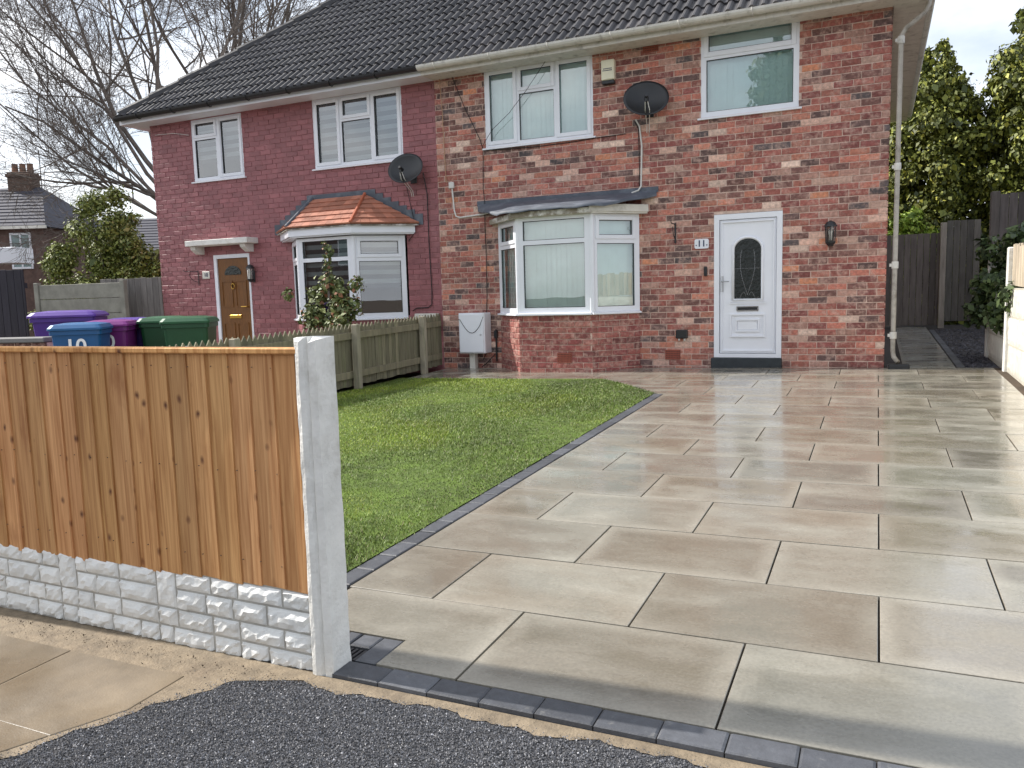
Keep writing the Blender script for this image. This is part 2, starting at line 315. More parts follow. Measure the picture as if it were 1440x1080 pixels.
def glass_material(name, tint=(0.93, 0.97, 0.96, 1), base=0.15, rough=0.0):
    m = bpy.data.materials.new(name); m.use_nodes = True; t = m.node_tree; t.nodes.remove(t.nodes['Principled BSDF']); l = t.links.new
    lw = N(t, 'ShaderNodeFresnel', i_IOR=1.55); ad = N(t, 'ShaderNodeMath', operation='MULTIPLY_ADD'); ad.inputs[1].default_value = 1.2; ad.inputs[2].default_value = base
    l(lw.outputs[0], ad.inputs[0]); ad.use_clamp = True
    tr = N(t, 'ShaderNodeBsdfTransparent'); tr.inputs[0].default_value = tint; gl = N(t, 'ShaderNodeBsdfGlossy', i_Roughness=rough); gl.inputs[0].default_value = (1, 1, 1, 1)
    if rough == 0:
        n = N(t, 'ShaderNodeTexNoise', i_Scale=1.7, i_Detail=1); bp = N(t, 'ShaderNodeBump', i_Strength=0.05, i_Distance=0.02); geo = N(t, 'ShaderNodeNewGeometry')
        l(geo.outputs['Position'], n.inputs['Vector']); l(n.outputs[0], bp.inputs['Height']); l(bp.outputs[0], gl.inputs['Normal'])
    mxs = N(t, 'ShaderNodeMixShader'); l(ad.outputs[0], mxs.inputs[0]); l(tr.outputs[0], mxs.inputs[1]); l(gl.outputs[0], mxs.inputs[2])
    l(mxs.outputs[0], t.nodes['Material Output'].inputs[0]); return m
m_glass = glass_material('window_glass'); m_lglass = glass_material('lantern_glass', (0.9, 0.9, 0.85, 1), 0.05)
m_dglass = mat('dark_leaded_glass', lin(28, 34, 34), 0.12, var=0.3, vscale=30, bump=0.5, bscale=22, bdist=0.01)

# ------------------------------------------------------------------ the ground
def sheet(name, xs, ys, m, dz, zf=G, **kw):
    b = MB(); nx, ny = len(xs), len(ys)
    b.add([(x, y, zf(x, y)+dz) for y in ys for x in xs], [(j*nx+i, j*nx+i+1, (j+1)*nx+i+1, (j+1)*nx+i) for j in range(ny-1) for i in range(nx-1)])
    return b.build(name, m, **kw)
Gc = lambda x, y: G(min(max(x, -30), 8), min(max(y, -6), 24))
sheet('ground', [-300, -30, -20, -10, 0, 8, 300], [-300, -6, 0, 6, 12, 18, 24, 400], m_earth, -0.10, Gc, kind='structure')
sheet('road', [-30, -10, -3, -2, -1, 0, 1, 2, 8], [-6, -3, 0, 1, 1.5, 2.0, 2.17], m_tarmac, -0.022, kind='structure')

# ------------------------------------------------------------------ driveway slabs
X0, Y0, SW, SL = 0.034, 3.4878, 0.6, 0.9
drive = sheet('driveway', [-2.22, 1.40], [2.19, 11.50], m_joint, -0.016, kind='structure')
back = sheet('house_path', [-6.52, -2.22], [8.5, 11.5], m_joint, -0.017, kind='structure')
def clip_poly(poly, a, b, c):        # keep a*x+b*y<=c
    out = []
    for i in range(len(poly)):
        p, q = poly[i], poly[(i+1) % len(poly)]; dp = a*p[0]+b*p[1]-c; dq = a*q[0]+b*q[1]-c
        if dp <= 0: out.append(p)
        if (dp < 0 < dq) or (dq < 0 < dp):
            t = dp/(dp-dq); out.append((p[0]+(q[0]-p[0])*t, p[1]+(q[1]-p[1])*t))
    return out
def area(p): return 0.5*abs(sum(p[i][0]*p[(i+1) % len(p)][1]-p[(i+1) % len(p)][0]*p[i][1] for i in range(len(p))))
def flag(poly, parent, m, name, color, th=0.03, lift=0.0, bev=0.0022, tilt=0.0015):
    cx = sum(p[0] for p in poly)/len(poly); cy = sum(p[1] for p in poly)/len(poly)
    tx, ty = random.uniform(-tilt, tilt), random.uniform(-tilt, tilt)
    zf = lambda p: G(*p)+lift+(p[0]-cx)*tx+(p[1]-cy)*ty
    inn = []
    for p in poly:
        d = math.hypot(p[0]-cx, p[1]-cy) or 1; k = 1-bev*1.4/d; inn.append((cx+(p[0]-cx)*k, cy+(p[1]-cy)*k))
    n = len(poly); b = MB()
    b.add([(*p, zf(p)) for p in inn] + [(*p, zf(p)-bev*0.7) for p in poly] + [(*p, zf(p)-th) for p in poly],
          [tuple(range(n))] + [(n+i, n+(i+1) % n, (i+1) % n, i) for i in range(n)] + [(2*n+i, 2*n+(i+1) % n, n+(i+1) % n, n+i) for i in range(n)])
    if sum((poly[i][0]*poly[(i+1) % n][1]-poly[(i+1) % n][0]*poly[i][1]) for i in range(n)) < 0: b.f = [tuple(reversed(f)) for f in b.f]
    return b.build(name, m, parent, color=color)
SLABC = [(128, 121, 108), (122, 115, 102), (131, 126, 114), (120, 114, 103), (125, 122, 111), (128, 120, 105)]
for r in range(1, -15, -1):
    y1 = Y0 - r*SW; y0 = y1 - SW; y1c = min(y1, 11.42)
    if y1c - y0 < 0.1: continue
    for c in range(-16, 5):
        if (c - r) % 2: continue
        xa, xb = X0 + c*SL/2, X0 + (c+2)*SL/2
        j = 0.004
        full = [(xa+j, y0+j), (xb-j, y0+j), (xb-j, y1c-j), (xa+j, y1c-j)]
        main = clip_poly(full, 1, 0, 1.34); polys = []
        if r == 1:   # front left corner gives way to the drain blocks
            main = clip_poly(main, -1, 0, 2.195)
            a = clip_poly(main, -1, 0, 1.655); a2 = clip_poly(clip_poly(main, 1, 0, -1.655), 0, -1, -2.492)
            if xa < -1.66 < xb and len(a) > 2 and len(a2) > 2:
                # an L shaped slab: two legs in one piece
                xs, xe = min(p[0] for p in a2), max(p[0] for p in a); L_ = [(xs, 2.495), (-1.652, 2.495), (-1.652, y0+j), (xe, y0+j), (xe, y1c-j), (xs, y1c-j)]
                k = random.choice(SLABC); col = lin(*k); cx = [(xs, 2.495), (-1.652, 2.495), (-1.652, y1c-j), (xs, y1c-j)]
                b = MB(); n = 6; b.add([(*p, G(*p)) for p in L_]+[(*p, G(*p)-0.03) for p in L_], [tuple(range(n))]+[(n+i, n+(i+1) % n, (i+1) % n, i) for i in range(n)])
                b.build('paving_slab', m_slab, drive, color=col); continue
            polys = [a if xa > -1.7 else a2]
        elif y0 < 8.95 - 0.3:
            polys = [clip_poly(main, -1, 0, 2.212)]
        else:      # round the clipped lawn corner and along the house front
            p = clip_poly(main, -1, 0, 6.45); p = [] if len(p) < 3 else p
            if p and y0 >= 10.05: polys = [p]
            elif p:
                A = clip_poly(p, -1.21, -1.06, -(1.06*10.2-1.21*3.36)*1.0)   # right of the chamfer line
                # line through (-3.36,10.2) and (-2.30,8.95): direction (1.06,-1.25); keep the right/top side
                A = clip_poly(p, -1.25, -1.06, -(1.25*-3.36+1.06*10.2)); polys = [clip_poly(A, 0, -1, -(0)) if A else []]
                if y1 > 10.15 and A:
                    polys = [A]
        for p in polys:
            if len(p) < 3 or area(p) < 0.01: continue
            k = random.choice(SLABC); f = random.uniform(0.92, 1.06)
            o = flag(p, drive if max(q[0] for q in p) > -2.2 else back, m_slab, 'paving_slab', lin(*[min(255, v*f) for v in k]), lift=random.uniform(-0.001, 0.001))
# kerb of charcoal blocks along the road and down the lawn
def block(x0, x1, y0, y1, parent, lift=0.0):
    g = random.uniform(62, 86); flag([(x0+.002, y0+.002), (x1-.002, y0+.002), (x1-.002, y1-.002), (x0+.002, y1-.002)], parent, m_block, 'kerb_block', lin(g, g+2, g+7), th=0.06, lift=lift+random.uniform(-.002, .002), bev=0.006, tilt=0.01)
kerb = sheet('kerb_edging', [-1.76, 1.6], [2.182, 2.288], m_joint, -0.008, kind='structure')
x = -1.772
while x < 1.5: block(x, x+0.2, 2.180, 2.286, kerb); x += 0.2
for (a, b_, c, d) in ((-1.912, -1.852, 2.39, 2.492), (-1.850, -1.752, 2.39, 2.492), (-1.750, -1.655, 2.29, 2.492)): block(a, b_, c, d, kerb)
edg = sheet('lawn_edging', [-2.335, -2.215], [2.3, 8.98], m_joint, -0.009, kind='structure')
y = 2.30
while y < 8.9: block(-2.330, -2.222, y, y+0.2, edg, 0.002); y += 0.2
dg = thing('drain_gully', 'small black drain grate set in charcoal blocks beside the white concrete post', 'drain', (-1.80, 2.34, G(-1.8, 2.34)-0.012))
b = MB(); b.box(-.055, .05, -.045, .045, -.02, -.008); b.build('tray', m_black, dg)
for k in range(5):
    b = MB(); b.box(-.05+k*.021, -.038+k*.021, -.043, .043, -.006, .006); b.build('grate_bar', m_black, dg)

# ------------------------------------------------------------------ road edge, chippings, pavement flags
def strip(name, pts_a, pts_b, m, dz, **kw):
    b = MB(); n = len(pts_a); b.add([(p[0], p[1], G(*p)+dz) for p in pts_a]+[(p[0], p[1], G(*p)+dz) for p in pts_b], [(i, i+1, n+i+1, n+i) for i in range(n-1)])
    return b.build(name, m, **kw)
def wob(s): return 0.012*math.sin(s*9+1)+0.009*math.sin(s*23)+0.006*math.sin(s*51+2)+0.004*math.sin(s*117)
xs = np.linspace(-2.1, 1.4, 160)
strip('sand_strip', [(x, 2.112+0.02*(x+2)*.3+wob(x)) for x in xs], [(x, 2.179) for x in xs], m_sand, -0.0185, kind='structure')
PAVC = lin(150, 130, 104)
PVY = np.array([1.0, 1.405, 1.6, 1.778, 1.93, 2.043, 2.09, 2.14]); PVX = np.array([-2.66, -2.448, -2.36, -2.265, -2.17, -2.085, -1.97, -1.83])
def pv_edge(y): return np.interp(y, PVY, PVX)+.012*np.sin(y*27)+.008*np.sin(y*61+1)
ys = np.linspace(1.0, 2.14, 70)
b = MB(); n = len(ys); b.add([(-14, y, G(-14, y)-.018) for y in ys]+[(float(pv_edge(y)), y, G(float(pv_edge(y)), y)-.0185) for y in ys], [(i, n+i, n+i+1, i+1) for i in range(n-1)])
b.add([(-14, 2.14, G(-14, 2.14)-.018), (-1.83, 2.14, G(-1.83, 2.14)-.0185), (-1.83, 2.26, G(-1.83, 2.26)-.0185), (-14, 2.26, G(-14, 2.26)-.018)], [(0, 1, 2, 3)])
pav = b.build('pavement', m_sand, kind='structure')
for (xa, xb, ya, yb) in ((-2.93, -2.31, 1.55, 2.0), (-3.56, -2.94, 1.55, 2.0), (-4.19, -3.57, 1.55, 2.0), (-2.93, -2.42, 1.38, 1.545), (-3.56, -2.94, 1.38, 1.545), (-4.19, -3.57, 1.38, 1.545)):
    p = [(xa, ya), (xb, ya), (xb, yb), (xa, yb)]
    p = clip_poly(p, 0.638, -0.346, 0.638*-2.27-0.346*1.83)
    if len(p) > 2: flag(p, pav, m_pave, 'pavement_flag', lin(*[v*1.0 for v in (112, 100, 83)]), th=0.012, lift=-0.0155)
ks = link('kerb_stone', None, None, label='pale worn kerb stone at the road edge in the bottom corner beside the tarmac', cat='kerb stone')
b = MB(); b.prism([(-2.85, 1.26), (-2.47, 1.33), (-2.47, 1.415), (-2.85, 1.395)], G(-2.6, 1.3)-.08, G(-2.6, 1.3)+0.004); ks.data = None
o = b.build('stone', m_conc, ks)
# chippings: loose grains pressed into the tarmac
n = 210000
px = rng.uniform(-2.95, 0.75, n); py = rng.uniform(1.10, 2.16, n)
lim = 2.105+0.006*(px+2)+0.012*np.sin(px*9+1)+0.009*np.sin(px*23)
bl = px-np.interp(py, PVY, PVX)-.012*np.sin(py*27)-.008*np.sin(py*61+1)          # stop at the pavement edge
keep = (py < lim+rng.normal(0.004, .016, n)) & ((bl > rng.normal(-.012, .03, n)) | (rng.random(n) < 0.008)); px, py = px[keep], py[keep]; n = len(px)
s = rng.uniform(0.0016, 0.0042, n); th = rng.uniform(0, 6.28, n); z = 0.1232+0.02513*py+0.01389*px-0.0195
tet = np.array([[1, 0, -.2], [-.6, .8, -.2], [-.5, -.9, -.2], [0.1, 0, .75]])
off = np.stack([tet[None, :, 0]*np.cos(th)[:, None]-tet[None, :, 1]*np.sin(th)[:, None], tet[None, :, 0]*np.sin(th)[:, None]+tet[None, :, 1]*np.cos(th)[:, None], np.repeat(tet[None, :, 2], n, 0)], 2)
off += rng.normal(0, .25, off.shape)
V = off*s[:, None, None]+np.stack([px, py, z+s*0.15], 1)[:, None, :]
tri = V[:, [[0, 1, 3], [1, 2, 3], [2, 0, 3]], :].reshape(-1, 3, 3)
g = np.clip(rng.normal(.115, .055, n), .03, .4); g[rng.random(n) < .10] *= 2.2
cc = np.repeat(np.stack([g, g, g*1.06], 1), 3, 0)
link('road_chippings', npmesh('road_chippings', tri, 3, m_chips, cc), label='dark grey loose chippings of the tarmac road surface', cat='gravel', kind='stuff')

# ------------------------------------------------------------------ lawn
LAWN = [(-6.52, 2.32), (-2.335, 2.32), (-2.335, 8.93), (-3.36, 10.15), (-6.52, 10.02)]
b = MB(); b.add([(*p, G(*p)+0.004) for p in LAWN], [tuple(range(5))]); lawn = b.build('lawn', m_lawn, kind='structure')
n = 340000
px = rng.uniform(-6.55, -2.32, n); py = 2.3+(rng.random(n)**1.35)*7.9
keep = ~((px > -3.36) & (1.25*(px+3.36)+1.06*(py-10.2) > -0.02)) & (py < 10.05+rng.normal(0, .03, n)) & (px < -2.335+rng.normal(0, .022, n))
px, py = px[keep], py[keep]; n = len(px)
h = rng.uniform(.010, .024, n)*(1+0.35*np.sin(px*2.1+py)*np.sin(py*1.7)); a = rng.uniform(0, 6.28, n); ln = rng.uniform(.2, 1.0, n)*h; wd = rng.uniform(.0012, .0026, n)*(1+py*.13)
base = np.stack([px, py, 0.1232+0.02513*py+0.01389*px], 1)
dx, dy = np.cos(a), np.sin(a)
v0 = base+np.stack([-dy*wd, dx*wd, 0*h], 1); v1 = base+np.stack([dy*wd, -dx*wd, 0*h], 1); v2 = base+np.stack([dx*ln, dy*ln, h], 1)
gg = np.clip(rng.normal(1, .22, n), .4, 1.7)[:, None]; mixc = rng.random(n)[:, None]
patch = np.clip(0.5+0.42*np.sin(px*1.3+2.2*np.sin(py*.8))*np.sin(py*1.1+px*.5)+.25*np.sin(px*3.1+py*1.3)*np.sin(py*2.7-px), 0, 1)[:, None]
cg = (np.array([[.085, .15, .02]])*(1-mixc)+np.array([[.23, .29, .04]])*mixc)*(0.40+1.0*patch)*np.where(patch > .62, np.array([[1.18, 1.08, .8]]), np.array([[1., 1., 1.]]))*gg
dry = rng.random(n) < .09; cg[dry] = np.array([.22, .19, .09])
link('grass', npmesh('grass', np.stack([v0, v1, v2], 1), 3, m_grass, cg), label='short green lawn grass between the picket fence and the driveway', cat='grass', kind='stuff')

# ------------------------------------------------------------------ brickwork
BL, BH, CS, JT = 0.234, 0.0775, 0.0875, 0.010
def brick_mesh(b, x0, x1, z0, z1, yf, yb, jit=0.0025, ch=0.0045):
    j = lambda: random.uniform(-jit, jit)
    f = [(x0+ch+j(), yf+j()*.8, z0+ch+j()), (x1-ch+j(), yf+j()*.8, z0+ch+j()), (x1-ch+j(), yf+j()*.8, z1-ch+j()), (x0+ch+j(), yf+j()*.8, z1-ch+j())]
    o = [(x0+j(), yf+ch*.9, z0+j()), (x1+j(), yf+ch*.9, z0+j()), (x1+j(), yf+ch*.9, z1+j()), (x0+j(), yf+ch*.9, z1+j())]
    k = [(p[0], yb, p[2]) for p in o]
    b.add(f+o+k, [(0, 1, 2, 3)]+[(4+i, 4+(i+1) % 4, (i+1) % 4, i) for i in range(4)]+[(8+i, 8+(i+1) % 4, 4+(i+1) % 4, 4+i) for i in range(4)])
BRICKC = [((150, 78, 66), 22), ((132, 66, 60), 16), ((168, 92, 74), 16), ((112, 70, 62), 12), ((180, 104, 80), 6), ((160, 112, 96), 8), ((92, 66, 62), 8), ((190, 146, 126), 6), ((82, 70, 70), 3), ((204, 170, 150), 3), ((190, 112, 76), 1)]
def brick_col():
    k = random.choices([c for c, _ in BRICKC], [w for _, w in BRICKC])[0]; f = random.uniform(.88, 1.1); m = sum(k)/3; return lin(*[min(255, (v*.78+m*.22+4)*f*1.10) for v in k])
PAINTC = (148, 93, 96)
def paint_col():
    f = random.uniform(.93, 1.06); return lin(*[v*f for v in PAINTC])
def subtract(segs, a, b):
    out = []
    for s, e in segs:
        if b <= s or a >= e: out.append((s, e))
        else:
            if a > s: out.append((s, a))
            if b < e: out.append((b, e))
    return out
def brick_wall(wall, x0, x1, z0, z1, openings, piece_m, mass_m, colf, nmax, near, matrix_y=0.0, z_cut=None, phase=0.0):
    """courses of bricks in the local x-z plane (front at y=0); the nearest whole bricks are parts, the rest one mass"""
    proto = []
    for _ in range(8):
        b = MB(); brick_mesh(b, 0, BL, 0, BH, 0, 0.03); proto.append(b.mesh('brick', piece_m))
    whole, cut = [], []
    k = 0; z = z0
    while z < z1-0.02:
        zt = min(z+BH, z1); segs = [(x0, x1)]
        for (a, b_, c, d) in openings:
            if zt > c+0.01 and z < d-0.01: segs = subtract(segs, a, b_)
        if z_cut is None or True:
            off = (k % 2)*(BL+JT)/2 + phase + (0.03 if k % 7 == 3 else 0)
            i0 = math.floor((x0-off)/(BL+JT))-1; i1 = math.ceil((x1-off)/(BL+JT))+1
            for i in range(i0, i1):
                a, e = off+i*(BL+JT), off+i*(BL+JT)+BL
                for s, t in segs:
                    p, q = max(a, s), min(e, t)
                    if q-p < 0.03: continue
                    if z_cut and zt < z_cut((p+q)/2): continue
                    (whole if (q-p > BL-1e-4 and zt-z > BH-1e-4) else cut).append((p, q, z, zt))
        z += CS; k += 1
    whole.sort(key=lambda w: near(w[0], w[2]))
    for (p, q, a, e) in whole[:nmax]:
        link('brick', random.choice(proto), wall, loc=(p, random.uniform(-.0035, .0025), a), color=colf())
    rest = whole[nmax:]+cut
    if rest:
        b = MB()
        for (p, q, a, e) in rest:
            b.col = colf(); brick_mesh(b, p, q, a, e, random.uniform(-.0035, .0025), 0.03)
        b.build('brickwork', mass_m, wall, col=True, kind='stuff')
def wall_sheet(b, x0, x1, z0, z1, openings, y0, y1):
    xs = sorted({x0, x1, *[v for o in openings for v in o[:2] if x0 < v < x1]}); zs = sorted({z0, z1, *[v for o in openings for v in o[2:] if z0 < v < z1]})
    for i in range(len(xs)-1):
        for j in range(len(zs)-1):
            cx, cz = (xs[i]+xs[i+1])/2, (zs[j]+zs[j+1])/2
            if any(o[0] < cx < o[1] and o[2] < cz < o[3] for o in openings): continue
            b.box(xs[i], xs[i+1], y0, y1, zs[j], zs[j+1])

FY = 11.5           # facade plane
hR = thing('brick_house', 'red brick semi-detached house with white front door beside the driveway', 'house', (0, FY, 0))
hL = thing('painted_house', 'maroon painted brick semi-detached house with brown door and tiled bay roof', 'house', (0, FY, 0))
PX = -6.60
OR = [(-5.70, -3.90, 3.83, 5.02), (-2.31, -1.01, 3.90, 5.10), (-2.125, -1.197, 0.40, 2.55), (-5.50, -3.22, 1.2, 2.66)]
OL = [(-11.97, -10.71, 3.83, 4.97), (-9.08, -7.24, 3.81, 4.985), (-11.62, -10.72, 0.3, 2.42), (-9.66, -7.24, 1.2, 2.56)]
wR = MB(); wall_sheet(wR, PX, 0.085, 0.0, 5.12, OR, 0.0055, 0.25); wR.box(-0.16, 0.085, 0.25, 7.6, 0, 5.12); wR.box(PX, -0.16, 7.4, 7.6, 0, 5.12)
wR = wR.build('wall', m_mortar, hR)
wL = MB(); wall_sheet(wL, -13.04, PX, 0.0, 5.12, OL, 0.009, 0.25); wL.box(-13.04, -12.8, 0.25, 7.6, 0, 5.12); wL.box(-12.8, PX, 7.4, 7.6, 0, 5.12); wL.box(PX-.12, PX, 0.25, 7.4, 0, 5.12)
wL = wL.build('wall', m_pmortar, hL)
near = lambda x, z: (x-0)**2+(z-1.0)**2*1.4
brick_wall(wR, PX, 0.10, 0.14, 5.10, OR, m_brick, m_brickm, brick_col, 300, near, z_cut=lambda x: G(x, FY)-.02)
nearL = lambda x, z: (x+6)**2+(z-2.5)**2
brick_wall(wL, -13.05, PX, 0.05, 5.10, OL, m_pbrick, m_pbrickm, paint_col, 300, nearL, z_cut=lambda x: G(x, FY)-.02, phase=.07)

# ------------------------------------------------------------------ windows
def window(parent, name, W_, H_, panes, loc, rotz=0.0, blind='vertical', sill=0.05, sashes=(), depth=0.07, room=True, blind_col=None, label=None, sill_ext=0.04, blind_gap=0.0):
    """local x along, y inwards, z up; panes = (x0,x1,z0,z1)"""
    w = link(name, None, parent, loc, rotz)
    if label: w['label'] = label
    b = MB(); xs = sorted({0, W_, *[v for p in panes for v in p[:2]]}); zs = sorted({0, H_, *[v for p in panes for v in p[2:]]})
    # frame: join runs of cells into long bars, rows first
    for j in range(len(zs)-1):
        run = None
        for i in range(len(xs)-1):
            cx, cz = (xs[i]+xs[i+1])/2, (zs[j]+zs[j+1])/2
            solid = not any(p[0] < cx < p[1] and p[2] < cz < p[3] for p in panes)
            if solid and run is None: run = xs[i]
            if (not solid) and run is not None: b.box(run, xs[i], 0, depth, zs[j], zs[j+1]); run = None
        if run is not None: b.box(run, W_, 0, depth, zs[j], zs[j+1])
    b.build('frame', m_upvc, w)
    for p in panes:
        q = MB(); q.add([(p[0]-.004, .030, p[2]-.004), (p[1]+.004, .030, p[2]-.004), (p[1]+.004, .030, p[3]+.004), (p[0]-.004, .030, p[3]+.004)], [(0, 1, 2, 3)])
        q.build('pane', m_glass, w)
        g_ = MB(); g_.ring(p[0], p[1], p[2], p[3], 0.008, 0.012, 0.029); g_.build('gasket', m_black, w)
    for s_ in sashes:
        q = MB(); x0, x1, z0, z1, t = s_
        for (a, c, d, e) in ((x0, x0+t, z0, z1), (x1-t, x1, z0, z1), (x0+t, x1-t, z0, z0+t), (x0+t, x1-t, z1-t, z1)): q.box(a, c, -.014, -.0005, d, e, .004)
        q.build('casement', m_upvc, w)
    if sill:
        q = MB(); q.prism([(-sill, -.035), (-sill, -.012), (0.0, -.001), (depth, -.001), (depth, -.035)], -sill_ext, W_+sill_ext, 'x'); q.build('sill', m_upvc, w)
    if blind == 'vertical':
        q = MB(); x = 0.01
        while x < W_-.05:
            t = random.uniform(.004, .014); q.add([(x, .115+t, .01), (x+.086, .115-t*.3, .01), (x+.086, .115-t*.3, H_-.01), (x, .115+t, H_-.01)], [(0, 1, 2, 3)]); x += .081
        q.add([(.005, .135, .01), (W_-.005, .135, .01), (W_-.005, .135, H_-.01), (.005, .135, H_-.01)], [(0, 1, 2, 3)]); q.build('blind', m_blind, w)
    elif blind == 'striped':
        q = MB(); z = blind_gap; k = 0
        while z < H_-.01:
            q.col = lin(158, 164, 166) if k % 2 else lin(52, 57, 62); q.box(.015, W_-.015, .115, .119, z, min(z+.075, H_-.005)); z += .0755; k += 1
        q.build('blind', m_zblind, w, col=True)
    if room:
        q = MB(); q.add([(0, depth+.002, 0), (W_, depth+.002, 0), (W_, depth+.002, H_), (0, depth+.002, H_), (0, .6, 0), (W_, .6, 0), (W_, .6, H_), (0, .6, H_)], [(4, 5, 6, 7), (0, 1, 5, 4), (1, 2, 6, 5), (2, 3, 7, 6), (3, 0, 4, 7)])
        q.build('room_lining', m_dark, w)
    return w
def casement3(parent, x0, x1, z0, z1, blind, label, fr=(0.31, 0.36), gap=0):
    W_, H_ = x1-x0, z1-z0; a = W_*fr[0]; c = W_*(fr[0]+fr[1]); o = 0.085
    top = H_-0.40
    P = [(o, a-.045, o, H_-o), (a+.035, c-.035, .06, top-.03), (a+.07, c-.07, top+.06, H_-.085), (c+.045, W_-o, o, H_-o)]
    S_ = [(.035, a-.005, .035, H_-.035, .058), (c+.005, W_-.035, .035, H_-.035, .058), (a+.02, c-.02, top+.01, H_-.035, .055)]
    return window(parent, 'window', W_, H_, P, (x0, 0.012, z0), 0, blind, sashes=S_, label=label, blind_gap=gap)
casement3(hR, -5.70, -3.90, 3.83, 5.02, 'vertical', 'white three-light upstairs window with pale vertical blinds')
W_, H_ = 1.30, 1.20
window(hR, 'window', W_, H_, [(.075, W_-.075, .07, .77), (.105, W_-.105, .88, H_-.095)], (-2.31, 0.012, 3.90), 0, 'vertical', sashes=[(.04, W_-.04, .81, H_-.03, .062)], label='white upstairs window with one wide pane under a top light')
casement3(hL, -9.08, -7.24, 3.81, 4.985, 'striped', 'white three-light upstairs window with grey striped blinds', gap=0.02)
W_, H_ = 1.26, 1.14
window(hL, 'window', W_, H_, [(.07, .60, .06, .76), (.10, .57, .86, H_-.08), (.73, W_-.09, .09, H_-.09)], (-11.97, 0.012, 3.83), 0, 'striped', sashes=[(.66, W_-.03, .03, H_-.03, .055), (.035, .63, .80, H_-.03, .055)], label='small white upstairs window with half lowered striped blind', blind_gap=0.34)

# ------------------------------------------------------------------ bay windows
def bay(parent, pts, z0, z1, zg, blind, label, blind_gap=0):
    w = link('bay_window', None, parent, (0, 0, 0)); w['label'] = label
    return w
def bay_side(parent, A, B, z0, z1, layout, blind, gap=0, label=None):
    d = Vector((B[0]-A[0], B[1]-A[1], 0)); Ln = d.length; th = math.atan2(d.y, d.x); H_ = z1-z0
    if layout == 'front':
        P = [(.10, Ln-.10, .075, H_-.40), (.10, Ln-.10, H_-.335, H_-.05)]; S_ = []
    else:
        P = [(.10, Ln-.085, .075, H_-.42), (.135, Ln-.12, H_-.30, H_-.09)]; S_ = [(.075, Ln-.06, H_-.36, H_-.03, .058)]
    return window(parent, 'bay_window', Ln, H_, P, (A[0], A[1]-FY, z0), th, blind, sill=0.05, sashes=S_, sill_ext=0.0, room=False, blind_gap=gap, label=label)
def bay_brick(parent, pts, z0, z1, pm, mm, mort, colf):
    for i in range(3):
        A, B = pts[i], pts[i+1]; d = Vector((B[0]-A[0], B[1]-A[1], 0)); Ln = d.length; th = math.atan2(d.y, d.x)
        b = MB(); b.box(0.006, Ln-.006, .009, .12, z0, z1-.003); w = b.build('bay_wall', mort, parent, loc=(A[0], A[1]-FY, 0), rotz=th)
        brick_wall(w, 0, Ln, z0, z1, [], pm, mm, colf, 60, lambda x, z: -z, phase=.05*i, z_cut=lambda x: G(A[0], A[1])-.06)
BR = [(-5.52, 11.49), (-4.93, 10.90), (-3.76, 10.90), (-3.21, 11.49)]
BLp = [(-9.68, 11.49), (-9.07, 10.90), (-7.93, 10.90), (-7.27, 11.49)]
BASEC = [((150, 88, 80), 4), ((138, 76, 72), 4), ((162, 104, 94), 2), ((120, 70, 66), 1)]
def bay_col():
    k = random.choices([c for c, _ in BASEC], [w for _, w in BASEC])[0]; f = random.uniform(.92, 1.08); return lin(*[v*f for v in k])
bay_brick(hR, BR, 0.22, 1.185, m_brick, m_brickm, m_mortar, bay_col)
bay_brick(hL, BLp, 0.12, 1.15, m_pbrick, m_pbrickm, m_pmortar, paint_col)
for (pts, h, z0, z1, bl, gap, nm) in ((BR, hR, 1.22, 2.63, 'vertical', 0, 'pale vertical'), (BLp, hL, 1.185, 2.55, 'striped', .5, 'grey striped')):
    for i in range(3):
        bay_side(h, pts[i], pts[i+1], z0, z1, 'front' if i == 1 else 'side', bl, gap, 'white %s bay window light with %s blinds' % (('left angled', 'front', 'right angled')[i], nm))
    b = MB(); b.prism([(p[0], p[1]-FY) for p in pts][::-1] if False else [(p[0], p[1]-FY+.02) for p in pts], z0-.034, z0-.004)
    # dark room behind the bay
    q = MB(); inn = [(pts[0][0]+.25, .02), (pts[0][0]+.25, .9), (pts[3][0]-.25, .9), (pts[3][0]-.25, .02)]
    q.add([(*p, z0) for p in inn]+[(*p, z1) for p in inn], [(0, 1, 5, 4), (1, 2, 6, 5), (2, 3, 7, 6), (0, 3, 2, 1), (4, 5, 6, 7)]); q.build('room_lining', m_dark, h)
    for (p, a) in ((pts[1], 0), (pts[2], 0)):     # corner posts
        q = MB(); q.lathe([(.045, z0), (.045, z1)], (p[0], p[1]-FY+.035, 0), 10); q.build('bay_post', m_upvc, h, smooth=False)
# lead covered roof of the brick house bay
lb = MB(); n = 24
def lead_pt(u, v):      # u along, v out from the wall
    xw = -5.86+u*2.92; fx0, fx1 = -5.02, -3.66
    if u < .27: k = u/.27
    elif u > .73: k = (1-u)/.27
    else: k = 1
    yy = -.03-.74*v*min(1, k*1.02)
    zz = 2.955-.20*v*min(1, k+.25)-.03*(1-u)*v+.006*math.sin(u*17)*v+.003*math.sin(u*41+v*3)
    return (xw, yy, zz)
vs = [lead_pt(i/n, j/5) for j in range(6) for i in range(n+1)]
fs = [(j*(n+1)+i, j*(n+1)+i+1, (j+1)*(n+1)+i+1, (j+1)*(n+1)+i) for j in range(5) for i in range(n)]
o_ = len(vs); vs += [(p[0], p[1]+.004, p[2]-.030-.004*math.sin(i*1.7)) for i, p in enumerate(vs[5*(n+1):])]
fs += [(5*(n+1)+i, 5*(n+1)+i+1, o_+i+1, o_+i) for i in range(n)]
lb.add(vs, fs); bayroofR = lb.build('bay_roof', m_lead, hR, smooth=True)
